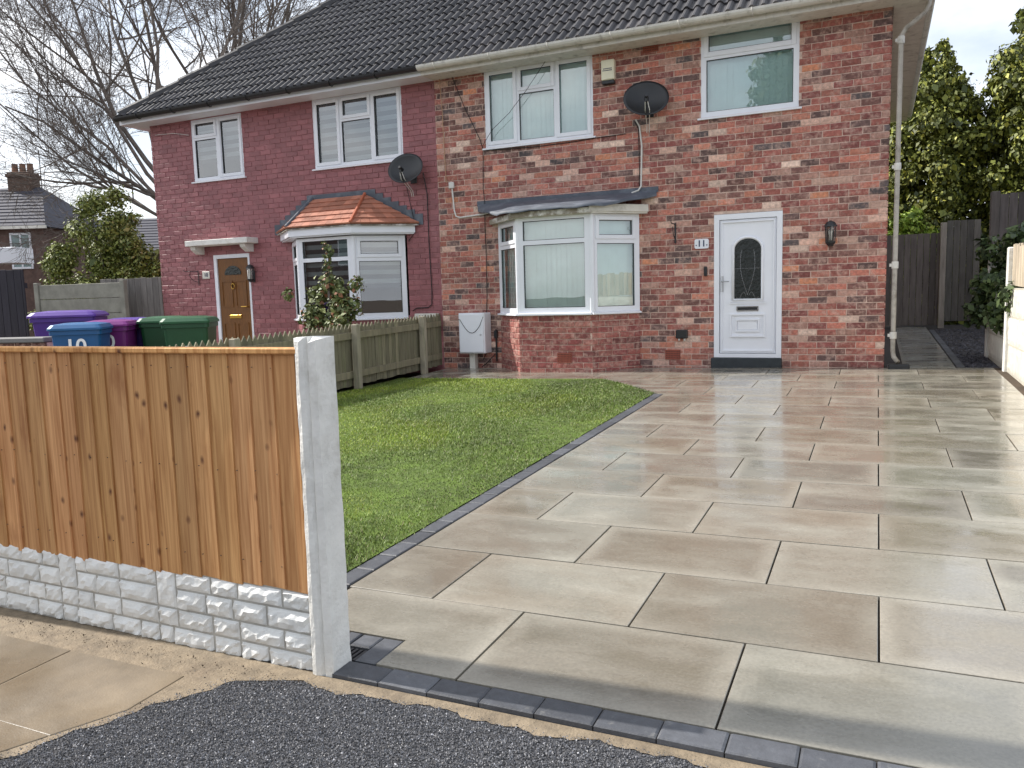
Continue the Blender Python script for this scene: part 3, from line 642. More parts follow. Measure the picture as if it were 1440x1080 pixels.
lb = MB(); lb.box(-5.88, -2.92, -.012, -.004, 2.93, 3.01, .002); lb.build('flashing', m_lead, bayroofR)
def board(parent, name, A, B, z0, z1, m, th=.025, dz=0.0):
    d = Vector((B[0]-A[0], B[1]-A[1], 0)); b = MB(); b.box(0, d.length, 0, th, z0, z1, .003); o = b.build(name, m, parent, loc=(A[0], A[1]-FY, 0), rotz=math.atan2(d.y, d.x)); return o
board(bayroofR, 'fascia_board', (-5.66, 11.47), (-5.0, 10.80), 2.62, 2.70, m_timber_old)
board(bayroofR, 'fascia_board', (-5.0, 10.80), (-3.72, 10.80), 2.635, 2.715, m_timber_old)
board(bayroofR, 'fascia_board', (-3.74, 10.79), (-3.06, 11.47), 2.655, 2.76, m_upvc_old)
for i in range(3):     # soffit behind the boards
    pass
b = MB(); b.prism([(-5.64, -.02), (-4.99, -.68), (-3.73, -.68), (-3.08, -.02)], 2.632, 2.655); b.build('soffit', m_upvc_old, bayroofR)
# tiled roof of the painted house bay
eA, eB, eC, eD = (-10.0, 11.46), (-9.17, 10.74), (-7.83, 10.74), (-6.96, 11.46); rA, rB = (-9.14, 11.46), (-8.02, 11.46); ze, zr = 2.73, 3.27
brf = MB()
P3 = lambda p, z: (p[0], p[1]-FY, z)
brf.add([P3(eA, ze-.03), P3(eB, ze-.03), P3(eC, ze-.03), P3(eD, ze-.03), P3(rA, zr-.03), P3(rB, zr-.03)], [(1, 2, 5, 4), (0, 1, 4), (2, 3, 5), (0, 3, 2, 1)])
bayroofL = brf.build('bay_roof', m_timber_old, hL)
def tiled_slope(parent, e0, e1, r0, r1, rows, tw):
    """flat tiles in courses between an eave line and a ridge line (3-d points)"""
    e0, e1, r0, r1 = map(Vector, (e0, e1, r0, r1)); nrm = (e1-e0).cross(((r0+r1)/2)-((e0+e1)/2)).normalized()
    if nrm.z < 0: nrm = -nrm
    for k in range(rows):
        a, b_ = k/rows, (k+1)/rows*1.0
        A, B, Cc, Dd = e0.lerp(r0, a), e1.lerp(r1, a), e1.lerp(r1, b_), e0.lerp(r0, b_)
        Ln = (B-A).length; nt_ = max(1, round(Ln/tw)); offs = (.5 if k % 2 else 0)
        cuts = sorted({0.0, 1.0, *[min(1, max(0, (i+offs)/nt_)) for i in range(nt_+1)]})
        for i in range(len(cuts)-1):
            u, v = cuts[i]+.002, cuts[i+1]-.002
            if v-u < .02: continue
            p = [A.lerp(B, u), A.lerp(B, v), Dd.lerp(Cc, v), Dd.lerp(Cc, u)]
            if (p[2]-p[3]).length < 1e-4: p[3] = p[2]+(p[3]-p[2])+(p[0]-p[1])*.02
            lo, hi = nrm*.028, nrm*.010
            vs = [p[0]+lo, p[1]+lo, p[2]+hi, p[3]+hi, p[0]-nrm*.002, p[1]-nrm*.002, p[2]-nrm*.004, p[3]-nrm*.004]
            m_ = MB(); m_.add(vs, [(0, 1, 2, 3), (4, 5, 1, 0), (5, 6, 2, 1), (7, 4, 0, 3), (6, 7, 3, 2)])
            f = random.uniform(.9, 1.08); m_.build('bay_tile', m_rtile, parent, color=lin(*[min(255, c*f) for c in (172, 114, 92)]))
tiled_slope(bayroofL, P3(eB, ze), P3(eC, ze), P3(rA, zr), P3(rB, zr), 6, .165)
tiled_slope(bayroofL, P3(eC, ze), P3(eD, ze), P3(rB, zr), P3((rB[0]+.02, rB[1]), zr), 6, .165)
tiled_slope(bayroofL, P3(eA, ze), P3(eB, ze), P3((rA[0]-.02, rA[1]), zr), P3(rA, zr), 6, .165)
def stepped_flashing(parent, A, B):     # lead stepping up the wall beside the slope
    n = 7
    for i in range(n):
        t0, t1 = i/n, (i+1)/n; x0, x1 = A[0]+(B[0]-A[0])*t0, A[0]+(B[0]-A[0])*t1; z0 = A[1]+(B[1]-A[1])*t0
        b = MB(); b.box(min(x0, x1), max(x0, x1), -.016, -.006, z0-.01, z0+.17); b.build('flashing', m_lead, parent)
stepped_flashing(bayroofL, (-6.90, 2.72), (-7.98, 3.27)); stepped_flashing(bayroofL, (-10.06, 2.72), (-9.16, 3.27))
b = MB(); b.box(-9.16, -7.98, -.016, -.006, 3.24, 3.36); b.build('flashing', m_lead, bayroofL)
for (u, v) in ((eB, rA), (eC, rB)):      # hip caps
    b = MB(); b.tube([P3(u, ze+.03), P3(v, zr+.03)], .028, 6); b.build('hip_cap', m_lead if u is eB else m_rtile, bayroofL, color=lin(176, 98, 70))
board(bayroofL, 'fascia_board', (-9.93, 11.47), (-9.15, 10.77), 2.585, 2.70, m_upvc); board(bayroofL, 'fascia_board', (-9.15, 10.77), (-7.85, 10.77), 2.585, 2.70, m_upvc); board(bayroofL, 'fascia_board', (-7.85, 10.77), (-7.05, 11.47), 2.585, 2.70, m_upvc)
b = MB(); b.prism([(-9.9, -.02), (-9.13, -.70), (-7.87, -.70), (-7.08, -.02)], 2.565, 2.588); b.build('soffit', m_upvc, bayroofL)

# ------------------------------------------------------------------ main roofs
EZ, EYo, PIT = 5.11, -0.40, R(40); TP = math.tan(PIT)
XL, XRr = -13.42, 0.50; RUN = 4.2
def roof_base(h, x0, x1, hip):
    b = MB(); z = EZ-.035; zr = z+RUN*TP
    if hip == 'L':
        v = [(x0, EYo, z), (x1, EYo, z), (x1, EYo+RUN, zr), (x0+RUN, EYo+RUN, zr), (x0, EYo+2*RUN, z), (x1, EYo+2*RUN, z)]
        b.add(v, [(0, 1, 2, 3), (4, 0, 3), (5, 4, 3, 2), (0, 4, 5, 1)])
    else:
        v = [(x0, EYo, z), (x1, EYo, z), (x1-RUN, EYo+RUN, zr), (x0, EYo+RUN, zr), (x0, EYo+2*RUN, z), (x1, EYo+2*RUN, z)]
        b.add(v, [(0, 1, 2, 3), (1, 5, 2), (5, 4, 3, 2), (0, 4, 5, 1)])
    return b.build('roof', m_tilem, h, col=True)
roofL = roof_base(hL, XL, PX, 'L'); roofR = roof_base(hR, PX, XRr, 'R')
PROF = [(0, 0), (.030, .002), (.046, .024), (.068, .043), (.096, .043), (.118, .024), (.134, .002), (.150, 0)]
PROF = PROF + [(x+.150, z) for x, z in PROF[1:]]
def tile_shape(b, x, row, xmin=None, xmax=None, jit=0):
    """one interlocking tile laid on the slope; x = its left edge"""
    g0, g1 = row*.33, row*.33+.36; n = len(PROF); vs = []
    for (s_, lift) in ((g0, .040+jit), (g1, .012+jit)):
        for (dx, dz) in PROF:
            yy = EYo+s_*math.cos(PIT)-(dz+lift)*math.sin(PIT); zz = EZ+s_*math.sin(PIT)+(dz+lift)*math.cos(PIT)-.02
            xx = x+dx
            if xmin is not None: xx = max(xx, xmin+(yy-EYo))
            if xmax is not None: xx = min(xx, xmax-(yy-EYo))
            vs.append((xx, yy, zz))
    for i in range(n):
        p = vs[i]; vs.append((p[0], p[1]+.022*math.sin(PIT), p[2]-.022*math.cos(PIT)))
    b.add(vs, [(i, i+1, n+i+1, n+i) for i in range(n-1)]+[(2*n+i, 2*n+i+1, i+1, i) for i in range(n-1)])
def lay_roof(root, x0, x1, hip, cols):
    proto = [None]*3; pieces = 0; mass = MB(); made = {}
    for row in range(16):
        x = x0 if hip == 'R' else x1-.3*math.ceil((x1-x0)/.3)
        run = row*.33*math.cos(PIT)
        while x < x1-.05:
            lo = x0+run+(.30 if True else 0); hi = x1-run-.30
            c = random.choice(cols); f = random.uniform(.85, 1.12); col = lin(*[v*f for v in c])
            inside = (x > lo) if hip == 'L' else (x+.3 < hi)
            outside = (x+.3 < x0+run) if hip == 'L' else (x > x1-run)
            if outside: x += .3; continue
            if inside and row < 12 and pieces < 300:
                if row not in made:
                    t = MB(); tile_shape(t, 0, row); made[row] = t.mesh('tile', m_tile)
                link('tile', made[row], root, loc=(x, random.uniform(-.002, .002), random.uniform(-.003, .003)), color=col); pieces += 1
            else:
                mass.col = col; tile_shape(mass, x, row, xmin=x0 if hip == 'L' else None, xmax=x1 if hip == 'R' else None)
            x += .3
    if mass.f: mass.build('tile_courses', m_tilem, root, col=True, kind='stuff')
lay_roof(roofL, XL+.0, PX-.0, 'L', [(56, 55, 58), (51, 50, 54), (61, 60, 62)])
lay_roof(roofR, PX, XRr, 'R', [(64, 62, 64), (58, 56, 59), (71, 68, 69)])
for k in range(11):       # hip tiles, half round, overlapping
    t0, t1 = k*.40, k*.40+.45; b = MB(); p0 = Vector((XL+t0+.03, EYo+t0+.03, EZ+t0*TP+.03)); p1 = Vector((XL+t1+.03, EYo+t1+.03, EZ+t1*TP+.015))
    b.tube([p0, p1], [.125, .11], 10); b.build('hip_tile', m_tile, roofL, color=lin(52, 51, 53))
# eaves
def eave(h, x0, x1, m_f, m_g, gr):
    gr *= 1.28
    b = MB(); b.box(x0, x1, EYo+.02, EYo+.04, EZ-.135, EZ-.005); b.build('fascia', m_f, h)
    b = MB(); b.box(x0, x1, EYo+.04, .0, EZ-.125, EZ-.110); b.build('soffit', m_f, h)
    b = MB(); n = 9; pr = [(EYo-.058+gr*math.cos(a), EZ-.01+gr*math.sin(a)) for a in [math.pi+math.pi*i/(n-1) for i in range(n)]]; pr += [(p[0]*1.0, p[1]) for p in []]
    inn = [(EYo-.058+(gr-.006)*math.cos(a), EZ-.01+(gr-.006)*math.sin(a)) for a in [math.pi+math.pi*i/(n-1) for i in range(n)]][::-1]
    b.prism(pr+inn, x0, x1, 'x'); return b.build('gutter', m_g, h)
gL = eave(hL, XL, PX-.02, m_upvc, m_black, .056); gR = eave(hR, PX-.015, XRr, m_gutter_old, m_gutter_old, .058)
for x in np.arange(-6.3, 0.3, .95):
    b = MB(); b.tube([(x, EYo-.058+0.082*math.cos(a), EZ-.01+0.082*math.sin(a)) for a in np.linspace(math.pi, 2*math.pi, 9)], .008, 5); b.build('gutter_bracket', m_gutter_old, hR)
for x in np.arange(-12.8, -7, .9):
    b = MB(); b.tube([(x, EYo-.058+0.080*math.cos(a), EZ-.01+0.080*math.sin(a)) for a in np.linspace(math.pi, 2*math.pi, 9)], .007, 5); b.build('gutter_bracket', m_black, hL)
# side eaves
b = MB(); b.box(.11, XRr-.03, .001, 7.9, EZ-.125, EZ-.110); b.box(XRr-.03, XRr-.01, EYo+.041, 7.9, EZ-.135, EZ-.005); b.build('side_soffit', m_gutter_old, hR)
b = MB(); pr = [(XRr+.035+.056*math.cos(a), EZ-.01+.056*math.sin(a)) for a in np.linspace(math.pi, 2*math.pi, 9)]+[(XRr+.035+.05*math.cos(a), EZ-.01+.05*math.sin(a)) for a in np.linspace(2*math.pi, math.pi, 9)]
b.prism(pr, EYo-.03, 7.9, 'y'); b.build('side_gutter', m_gutter_old, hR)
b = MB(); b.box(XL+.02, -13.06, .001, 7.9, EZ-.125, EZ-.110); b.box(XL+.0, XL+.02, EYo+.041, 7.9, EZ-.135, EZ-.005); b.build('side_soffit', m_upvc, hL)
m_pipe = mat('aged_pipe', lin(176, 170, 160), .5, var=.12, vscale=6, stain=lin(120, 112, 100), stain_scale=5)
dp = thing('downpipe', 'cream grey drainpipe running down the right corner of the brick house', 'drainpipe', (0.20, FY-.02, 0))
zb = G(.2, FY)
b = MB(); b.tube([(.30, .02, EZ-.05), (.30, .02, EZ-.16), (.26, .0, EZ-.26), (.05, -.01, EZ-.42), (0, 0, EZ-.50), (0, 0, zb+.22), (.012, -.02, zb+.14), (.06, -.10, zb+.075)], .030, 12); b.build('pipe', m_pipe, dp, smooth=True)
for z in (EZ-.55, 3.0, 1.75, zb+.42):
    b = MB(); b.lathe([(.040, z-.045), (.042, z-.03), (.042, z+.03), (.040, z+.045)], (0, 0, 0), 12); b.box(-.065, -.035, -.012, .02, z-.02, z+.02); b.build('clip', m_gutter_old, dp)
b = MB(); b.box(-.05, .20, -.20, -.02, zb-.03, zb+.05, .01); b.build('gully', m_black, dp)

# ------------------------------------------------------------------ doors
def ringpath(b, pts, r, n=6, closed=True):
    b.tube(pts+([pts[0]] if closed else []), r, n)
d = link('front_door', None, hR, (-2.125, 0.0, 0)); d['label'] = 'white panelled front door with arched dark glass'
dz = 0.525; DW, DH = .928, 2.02
b = MB(); b.box(.002, .075, -.004, .09, dz, dz+DH); b.box(DW-.075, DW-.002, -.004, .09, dz, dz+DH); b.box(.075, DW-.075, -.004, .09, dz+DH-.075, dz+DH); b.box(.075, DW-.075, -.004, .09, dz, dz+.055); b.build('frame', m_upvc, d)
b = MB(); b.box(.080, DW-.080, .018, .07, dz+.060, dz+DH-.080, .004); b.build('leaf', m_upvc, d)
b = MB(); b.ring(.105, DW-.105, dz+.085, dz+DH-.105, .016, -.002, .0175); b.build('leaf_moulding', m_upvc, d)
gx0, gx1, gz0, gz1 = .283, .645, 1.36, 2.03; gcx, gr_ = (gx0+gx1)/2, (gx1-gx0)/2
arch = [(gx0, gz0), (gx1, gz0)]+[(gcx+gr_*math.cos(a), gz1+.165*math.sin(a)) for a in np.linspace(0, math.pi, 17)]
b = MB(); b.prism(arch, .010, .0175, 'y'); b.build('glass', m_dglass, d)
b = MB(); sc = lambda p, k: (gcx+(p[0]-gcx)*(1+k/gr_), p[1]+(k if p[1] > gz1 else (-k if p[1] <= gz0+.001 else 0)), )
b.tube([(sc(p, .018)[0], .012, sc(p, .018)[1]) for p in arch]+[(sc(arch[0], .018)[0], .012, sc(arch[0], .018)[1])], .020, 8); b.build('glass_surround', m_upvc, d, smooth=True)
b = MB()
for k in (-1, 1):
    b.tube([(gcx, .008, gz0+.05)]+[(gcx+k*.10*math.sin(t*2.2), .008, gz0+.06+.62*t) for t in np.linspace(.1, 1, 10)], .003, 5)
    b.tube([(gcx+k*(.02+.13*t), .008, gz0+.04+.05*math.sin(t*6)) for t in np.linspace(0, 1, 9)], .003, 5)
b.tube([(gx0+.01, .008, gz0+.42), (gx1-.01, .008, gz0+.42)], .003, 4); b.build('leading', m_chrome, d)
b = MB(); b.ring(.215, .720, 1.285, 1.330, .016, .004, .0175); b.build('panel_moulding', m_upvc, d)
b = MB(); b.ring(.225, .705, .815, 1.145, .022, -.004, .0175); b.ring(.300, .630, .890, 1.070, .020, -.003, .0175); b.box(.33, .60, .010, .0175, .92, 1.04, .004); b.build('lower_panel', m_upvc, d)
b = MB(); b.ring(.315, .615, 1.183, 1.252, .014, .002, .0175); b.build('letter_plate', m_chrome, d); b = MB(); b.box(.331, .599, .008, .0170, 1.199, 1.236, .003); b.build('letter_flap', m_black, d)
hd = MB(); hd.box(.098, .128, .002, .0175, 1.455, 1.685, .006); hd = hd.build('handle', m_black, d)
b = MB(); b.tube([(.113, .0, 1.61), (.113, -.045, 1.61), (.22, -.05, 1.605)], .009, 8); b.build('lever', m_chrome, hd)
b = MB(); b.box(-.03, DW+.01, -.06, .09, 0.34, dz-.004, .008); b.build('doorstep', mat('black_step', lin(44, 50, 54), .6, var=.25, vscale=14, stain=lin(130, 130, 126), stain_scale=12, stain_lo=.62, stain_hi=.8), d)

d = link('front_door', None, hL, (-11.62, 0.0, 0)); d['label'] = 'brown woodgrain front door with small fan light'
m_brown = mat('brown_woodgrain', lin(116, 74, 30), .5, var=.28, vscale=8, stretch=(6, 6, .7), bump=.15)
z0, DW, DH = .36, .90, 2.055
b = MB(); b.box(.002, .075, -.004, .09, z0, z0+DH); b.box(DW-.045, DW-.002, -.004, .09, z0, z0+DH); b.box(.075, DW-.045, -.004, .09, z0+DH-.07, z0+DH); b.build('frame', m_upvc, d)
b = MB(); b.box(.080, DW-.05, .018, .07, z0+.02, z0+DH-.075, .004); b.build('leaf', m_brown, d)
fan = [(.25, 2.03), (.66, 2.03)]+[(.455+.205*math.cos(a), 2.04+.16*math.sin(a)) for a in np.linspace(0, math.pi, 13)]
b = MB(); b.prism(fan, .008, .0175, 'y'); b.build('glass', m_dglass, d)
for (a, c, e, f) in ((.15, .42, 1.42, 1.92), (.49, .77, 1.42, 1.92), (.15, .42, .62, 1.12), (.49, .77, .62, 1.12)):
    b = MB(); b.ring(a, c, e, f, .022, .006, .0175); b.build('panel_moulding', m_brown, d)
b = MB(); b.lathe([(.030, -.012), (.034, .0), (.030, .012)], (.455, .0, 1.86), 14, 'y'); ringpath(b, [(.455+.04*math.cos(a), -.012, 1.81+.05*math.sin(a)) for a in np.linspace(0, 5.8, 12)], .008); b.build('knocker', m_brass, d)
b = MB(); b.box(.31, .60, .002, .0175, 1.20, 1.27, .004); b.build('letter_plate', m_brass, d)
b = MB(); b.tube([(.79, .018, 1.42), (.79, -.04, 1.42), (.66, -.045, 1.42)], .010, 8); b.build('handle', m_brass, d)
b = MB(); b.box(-.02, .95, -.05, .09, .12, z0-.003); b.build('doorstep', m_conc, d)
hood = link('door_canopy', None, hL, (0, 0, 0)); b = MB(); b.box(-12.03, -10.48, -.30, .006, 2.585, 2.69, .01); b.build('canopy_slab', m_conc, hood)
for x in (-11.90, -10.66):
    b = MB(); b.prism([(-.24, 2.58), (.004, 2.58), (.004, 2.44), (-.10, 2.44), (-.22, 2.52)], x-.06, x+.06, 'x'); b.build('corbel', m_conc, hood)

# ------------------------------------------------------------------ things on the walls
def text(name, s, size, m, parent, loc, rot=(math.pi/2, 0, 0), ext=.002):
    c = bpy.data.curves.new(name, 'FONT'); c.body = s; c.size = size; c.extrude = ext; c.align_x = 'CENTER'; c.align_y = 'CENTER'; c.offset = size*.018
    t = bpy.data.objects.new(name, c); COL.objects.link(t); dg_ = bpy.context.evaluated_depsgraph_get(); me = bpy.data.meshes.new_from_object(t.evaluated_get(dg_)); bpy.data.objects.remove(t)
    me.materials.clear(); me.materials.append(m); o = link(name, me, parent, loc); o.rotation_euler = rot; return o
t = thing('house_number_sign', 'white house number plate reading 11 beside the white door', 'sign', (-2.296, FY-.004, 2.152))
b = MB(); pl = [(-.10, -.05), (-.085, -.068), (.085, -.068), (.10, -.05), (.10, .05), (.085, .068), (-.085, .068), (-.10, .05)]; b.prism(pl, -.016, 0, 'y'); b.build('plate', m_upvc, t)
text('numerals', '11', .125, m_ink, t, (0, -.0185, 0))
for x in (-.075, .075):
    b = MB(); b.lathe([(.001, -.0015), (.009, -.0015), (.009, .0015)], (x, -.018, -.02), 10, 'y'); b.build('flower_mark', m_ink, t)
t = thing('house_number_sign', 'small white number plate beside the brown door', 'sign', (-11.83, FY-.004, 2.045))
b = MB(); b.box(-.095, .095, -.016, 0, -.072, .072, .008); b.build('plate', m_upvc_old, t); text('numerals', '10', .10, m_ink, t, (.01, -.0185, 0))
t = thing('doorbell', 'black video doorbell on the bricks beside the white door', 'doorbell', (-2.24, FY-.004, 1.76)); b = MB(); b.box(-.024, .024, -.028, 0, -.068, .068, .008); b.build('case', m_black, t); b = MB(); b.lathe([(.012, -.003), (.012, .002)], (0, -.030, -.03), 14, 'y'); b.build('button', m_chrome, t)
t = thing('outdoor_socket', 'black weatherproof socket box low on the brick wall left of the white door', 'socket', (-2.577, FY-.004, .855)); b = MB(); b.box(-.085, .085, -.075, 0, -.055, .07, .012); b.build('case', m_black, t)
for x in (-.04, .04):
    b = MB(); b.tube([(x, -.04, -.055), (x, -.04, -.085)], .013, 8); b.build('gland', m_wcable, t)
def lantern(loc, label, s=1.0):
    t = thing('wall_lantern', label, 'lantern', loc, group='wall lanterns beside the doors')
    b = MB(); b.box(-.035*s, .035*s, -.02, 0, -.16*s, .06*s, .006); b.tube([(0, -.01, .02*s), (0, -.085*s, .02*s)], .014*s, 8); b.build('bracket', m_black, t)
    b = MB(); b.lathe([(.082*s, .095*s), (.078*s, .115*s), (.052*s, .155*s), (.014*s, .172*s), (.001, .178*s)], (0, -.09*s, 0), 12); b.lathe([(.001, .093*s), (.082*s, .095*s)], (0, -.09*s, 0), 12); b.build('cap', m_black, t)
    b = MB(); b.lathe([(.062*s, .093*s), (.054*s, -.10*s)], (0, -.09*s, 0), 8); b.build('glass', m_lglass, t)
    for k in range(8):
        a = 2*math.pi*k/8; b = MB(); b.tube([(.064*s*math.cos(a), -.09*s+.064*s*math.sin(a), .094*s), (.056*s*math.cos(a), -.09*s+.056*s*math.sin(a), -.10*s)], .006*s, 4); b.build('bar', m_black, t)
    b = MB(); b.lathe([(.001, -.165*s), (.030*s, -.155*s), (.062*s, -.12*s), (.066*s, -.10*s), (.001, -.098*s)], (0, -.09*s, 0), 12); b.build('base', m_black, t)
    b = MB(); b.lathe([(.001, -.09*s), (.018*s, -.08*s), (.018*s, -.02*s), (.026*s, .03*s), (.001, .07*s)], (0, -.09*s, 0), 10); b.build('bulb', m_white, t, smooth=True)
lantern((-.583, FY-.004, 2.19), 'black half lantern on the bricks right of the white door')
lantern((-10.635, FY-.004, 2.03), 'black lantern on the maroon wall beside the brown door', .98)
def bracket(loc, label, flip=1):
    t = thing('hanging_bracket', label, 'bracket', loc); b = MB(); b.box(-.012, .012, -.012, 0, -.27, .02, .003); b.build('back_plate', m_black, t)
    b = MB(); b.tube([(0, -.01, 0), (0, -.24, .0)], .008, 6); b.build('arm', m_black, t)
    b = MB(); b.tube([(0, -.01, -.2)]+[(0, -.01-.16*math.sin(a), -.2+.17*(1-math.cos(a))) for a in np.linspace(.2, 1.5, 7)], .006, 6); b.tube([(0, -.24, 0), (0, -.27, .02), (0, -.25, .045)], .006, 6); b.build('scroll', m_black, t); return t
bracket((-2.675, FY-.004, 2.45), 'black iron hanging basket bracket left of the number 11 plate')
o = bracket((-12.02, FY-.004, 2.12), 'thin iron basket bracket left of the brown door'); o.rotation_euler = (0, 0, -R(35)); o.location.y -= .012
t = thing('alarm_box', 'cream alarm box with black base high on the brick wall', 'alarm box', (-3.64, FY-.004, 4.69))
b = MB(); b.box(-.10, .10, -.085, 0, -.11, .175, .012); b.build('case', m_cream, t); b = MB(); b.box(-.092, .092, -.075, 0, -.165, -.112, .008); b.build('base', m_black, t)
for k, (w_, z) in enumerate(((.13, .04), (.15, .015))):
    x = -w_/2
    while x < w_/2-.01:
        c = random.uniform(.008, .016); b = MB(); b.box(x, min(w_/2, x+c), -.0868, -.0853, z, z+.013); b.build('faint_print', m_ink, t); x += c+.004

def dish(loc, label, aim=(.55, -1, .35), s=.30, cab=()):
    t = thing('satellite_dish', label, 'satellite dish', loc)
    nrm = Vector(aim).normalized(); q = nrm.to_track_quat('Z', 'Y')
    b = MB(); b.tube([(0, 0, 0), (0, -.10, 0), (0, -.16, .05)], .022, 8); b.box(-.06, .06, -.012, 0, -.09, .09, .004); b.build('wall_bracket', m_black, t)
    c = Vector((0, -.20, .10)); vs, fs = [], []; nr, na = 7, 32
    for i in range(nr+1):
        r = i/nr
        for k in range(na):
            a = 2*math.pi*k/na; p = Vector((s*1.0*r*math.cos(a), s*.86*r*math.sin(a), .075*r*r)); vs.append(c+q@p)
    for i in range(nr):
        for k in range(na): fs.append((i*na+k, i*na+(k+1) % na, (i+1)*na+(k+1) % na, (i+1)*na+k))
    o_ = len(vs); vs += [v-nrm*.008 for v in vs]; fs += [tuple(i+o_ for i in reversed(f)) for f in fs]
    fs += [(nr*na+k, nr*na+(k+1) % na, o_+nr*na+(k+1) % na, o_+nr*na+k) for k in range(na)]
    b = MB(); b.add(vs, fs); b.build('reflector', m_black, t, smooth=True)
    low = c+q@Vector((0, -s*.80, .06)) if (q@Vector((0, -1, 0))).z < 0 else c+q@Vector((0, s*.80, .06)); foc = c+nrm*.26+Vector((0, 0, -.10))
    b = MB(); b.tube([c-nrm*.02+Vector((0, 0, -.06)), low+nrm*.01, foc], .012, 6); b.build('arm', m_black, t)
    b = MB(); b.tube([foc+nrm*.05, foc-nrm*.05], [.022, .034], 10); b.box(foc.x-.02, foc.x+.02, foc.y-.02, foc.y+.02, foc.z-.06, foc.z); b.build('receiver_head', m_black, t)
    for k in (-.02, .015):
        b = MB(); b.tube([foc+Vector((k, 0, -.05)), foc+Vector((k*1.8, .06, -.16)), (k, -.08, -.22), (k-.02, -.02, -.30)], .006, 5); b.build('lead', m_wcable, t)
    return t
dish((-3.04, FY-.004, 4.08), 'dark grey satellite dish on the brick house above the lead bay roof', (.30, -1, .42), .32)
dish((-7.05, FY-.004, 3.48), 'dark satellite dish on the maroon wall above the tiled bay roof', (.12, -1, .40), .31)
def cable(label, pts, m, r=.006, name='wall_cable'):
    b = MB(); P_ = [Vector((x, FY-.014+dy, z)) for (x, z, dy) in [(p[0], p[1], p[2] if len(p) > 2 else 0) for p in pts]]
    b.tube(P_, r, 5); return b.build(name, m, label=label, cat='cable')
cable('white cable pair dropping from the brick house dish to the lead roof', [(-3.24, 3.98, -.03), (-3.19, 3.88), (-3.16, 3.6), (-3.17, 3.2), (-3.175, 3.03), (-3.21, 2.97, -.02), (-3.30, 2.935, -.06)], m_wcable, .013)
cable('black cable beside the white one below the brick house dish', [(-3.26, 3.95), (-3.205, 3.85), (-3.195, 3.3), (-3.20, 3.03)], m_cable)
cable('pale cable dropping from the gutter at the join of the houses', [(-6.48, 5.0, -.02), (-6.46, 4.5), (-6.45, 4.0), (-6.43, 3.35)], mat('pale_cable', lin(190, 150, 120), .6, var=0), .006)
cable('white conduit bending from a small box to the bay roof', [(-6.33, 3.27), (-6.32, 3.18), (-6.30, 2.90), (-6.27, 2.80), (-6.20, 2.775), (-5.78, 2.80), (-5.62, 2.82, -.04)], m_wcable, .013, 'conduit')
t = thing('junction_box', 'small white junction box on the bricks at the top of the white conduit', 'junction box', (-6.33, FY-.004, 3.30)); b = MB(); b.box(-.045, .045, -.04, 0, -.05, .05, .006); b.build('case', m_wcable, t)
cable('black cable slanting across the three-light window of the brick house', [(-4.60, 5.02, -.04), (-4.95, 4.60, -.05), (-5.25, 4.30, -.05), (-5.55, 4.08, -.05), (-5.72, 3.88, -.03)], m_cable, .0042)
cable('long black cable running down the bricks left of the bay window', [(-6.25, 5.0, -.02), (-6.05, 4.5), (-5.78, 3.95), (-5.74, 3.8), (-5.76, 3.2), (-5.74, 2.98), (-5.75, 2.6), (-5.74, 2.1), (-5.75, 1.5), (-5.78, 1.05), (-5.72, .7), (-5.86, .45)], m_cable, .006)
cable('black cable looping under the sill of the three-light window', [(-5.74, 3.80), (-5.4, 3.775, -.01), (-4.8, 3.76), (-4.2, 3.77), (-3.86, 3.79), (-3.4, 3.80)], m_cable, .006)
cable('black cable on the maroon wall between dish and corner', [(-6.86, 3.55), (-6.80, 3.2), (-6.80, 2.4), (-6.78, 1.6), (-6.79, 1.38), (-6.86, 1.33), (-7.10, 1.32), (-7.16, 1.28)], m_cable, .008)
cable('thin black cable from the maroon house dish to the bay roof', [(-7.16, 3.35, -.05), (-7.12, 3.0), (-7.05, 2.75, -.03), (-7.10, 2.55), (-7.2, 2.45)], m_cable, .006)
cable('pale cable under the eaves of the maroon house', [(-12.9, 4.80), (-12.4, 4.78), (-12.0, 4.70, -.02)], m_wcable, .005)
t = thing('meter_box', 'white electric meter box on a short post below the brick wall', 'meter box', (-5.93, FY-.06, G(-5.93, 11.4)))
b = MB(); b.box(-.235, .235, -.19, .05, .25, .90, .01); b.build('case', m_upvc, t); b = MB(); b.box(-.215, .215, -.205, -.1905, .27, .88, .004); b.build('door', m_upvc, t)
b = MB(); b.box(-.10, .0, -.10, 0, -.02, .249); b.build('leg', m_upvc_old, t); b = MB(); b.lathe([(.012, -.006), (.012, .004)], (.17, -.207, .55), 10, 'y'); b.build('lock', m_black, t)
b = MB(); b.tube([(-.23, -.208, .80)]+[(-.2+.36*u, -.208, .80-.22*math.sin(u*math.pi*.85)) for u in np.linspace(0, 1, 9)]+[(.22, -.20, .84)], .005, 5); b.build('draped_cable', m_cable, t)
t = thing('gas_pipe', 'dark riser pipe with tap low on the bricks left of the bay window', 'pipe', (-5.60, FY-.03, G(-5.6, 11.4)))
b = MB(); b.tube([(.0, 0, .10), (0, 0, .62)], .014, 8); b.build('pipe', m_cable, t); b = MB(); b.box(-.028, .028, -.03, .02, .48, .60, .006); b.build('valve', m_black, t); b = MB(); b.tube([(-.02, -.01, .22), (-.16, -.03, .08), (-.25, -.05, .01)], .008, 6); b.build('hose', m_cable, t)
t = thing('meter_cover', 'low white box on the maroon wall behind the end of the picket fence', 'meter box', (-6.87, FY-.004, 1.12)); b = MB(); b.box(-.22, .22, -.10, 0, -.22, .11, .01); b.build('case', m_upvc_old, t)
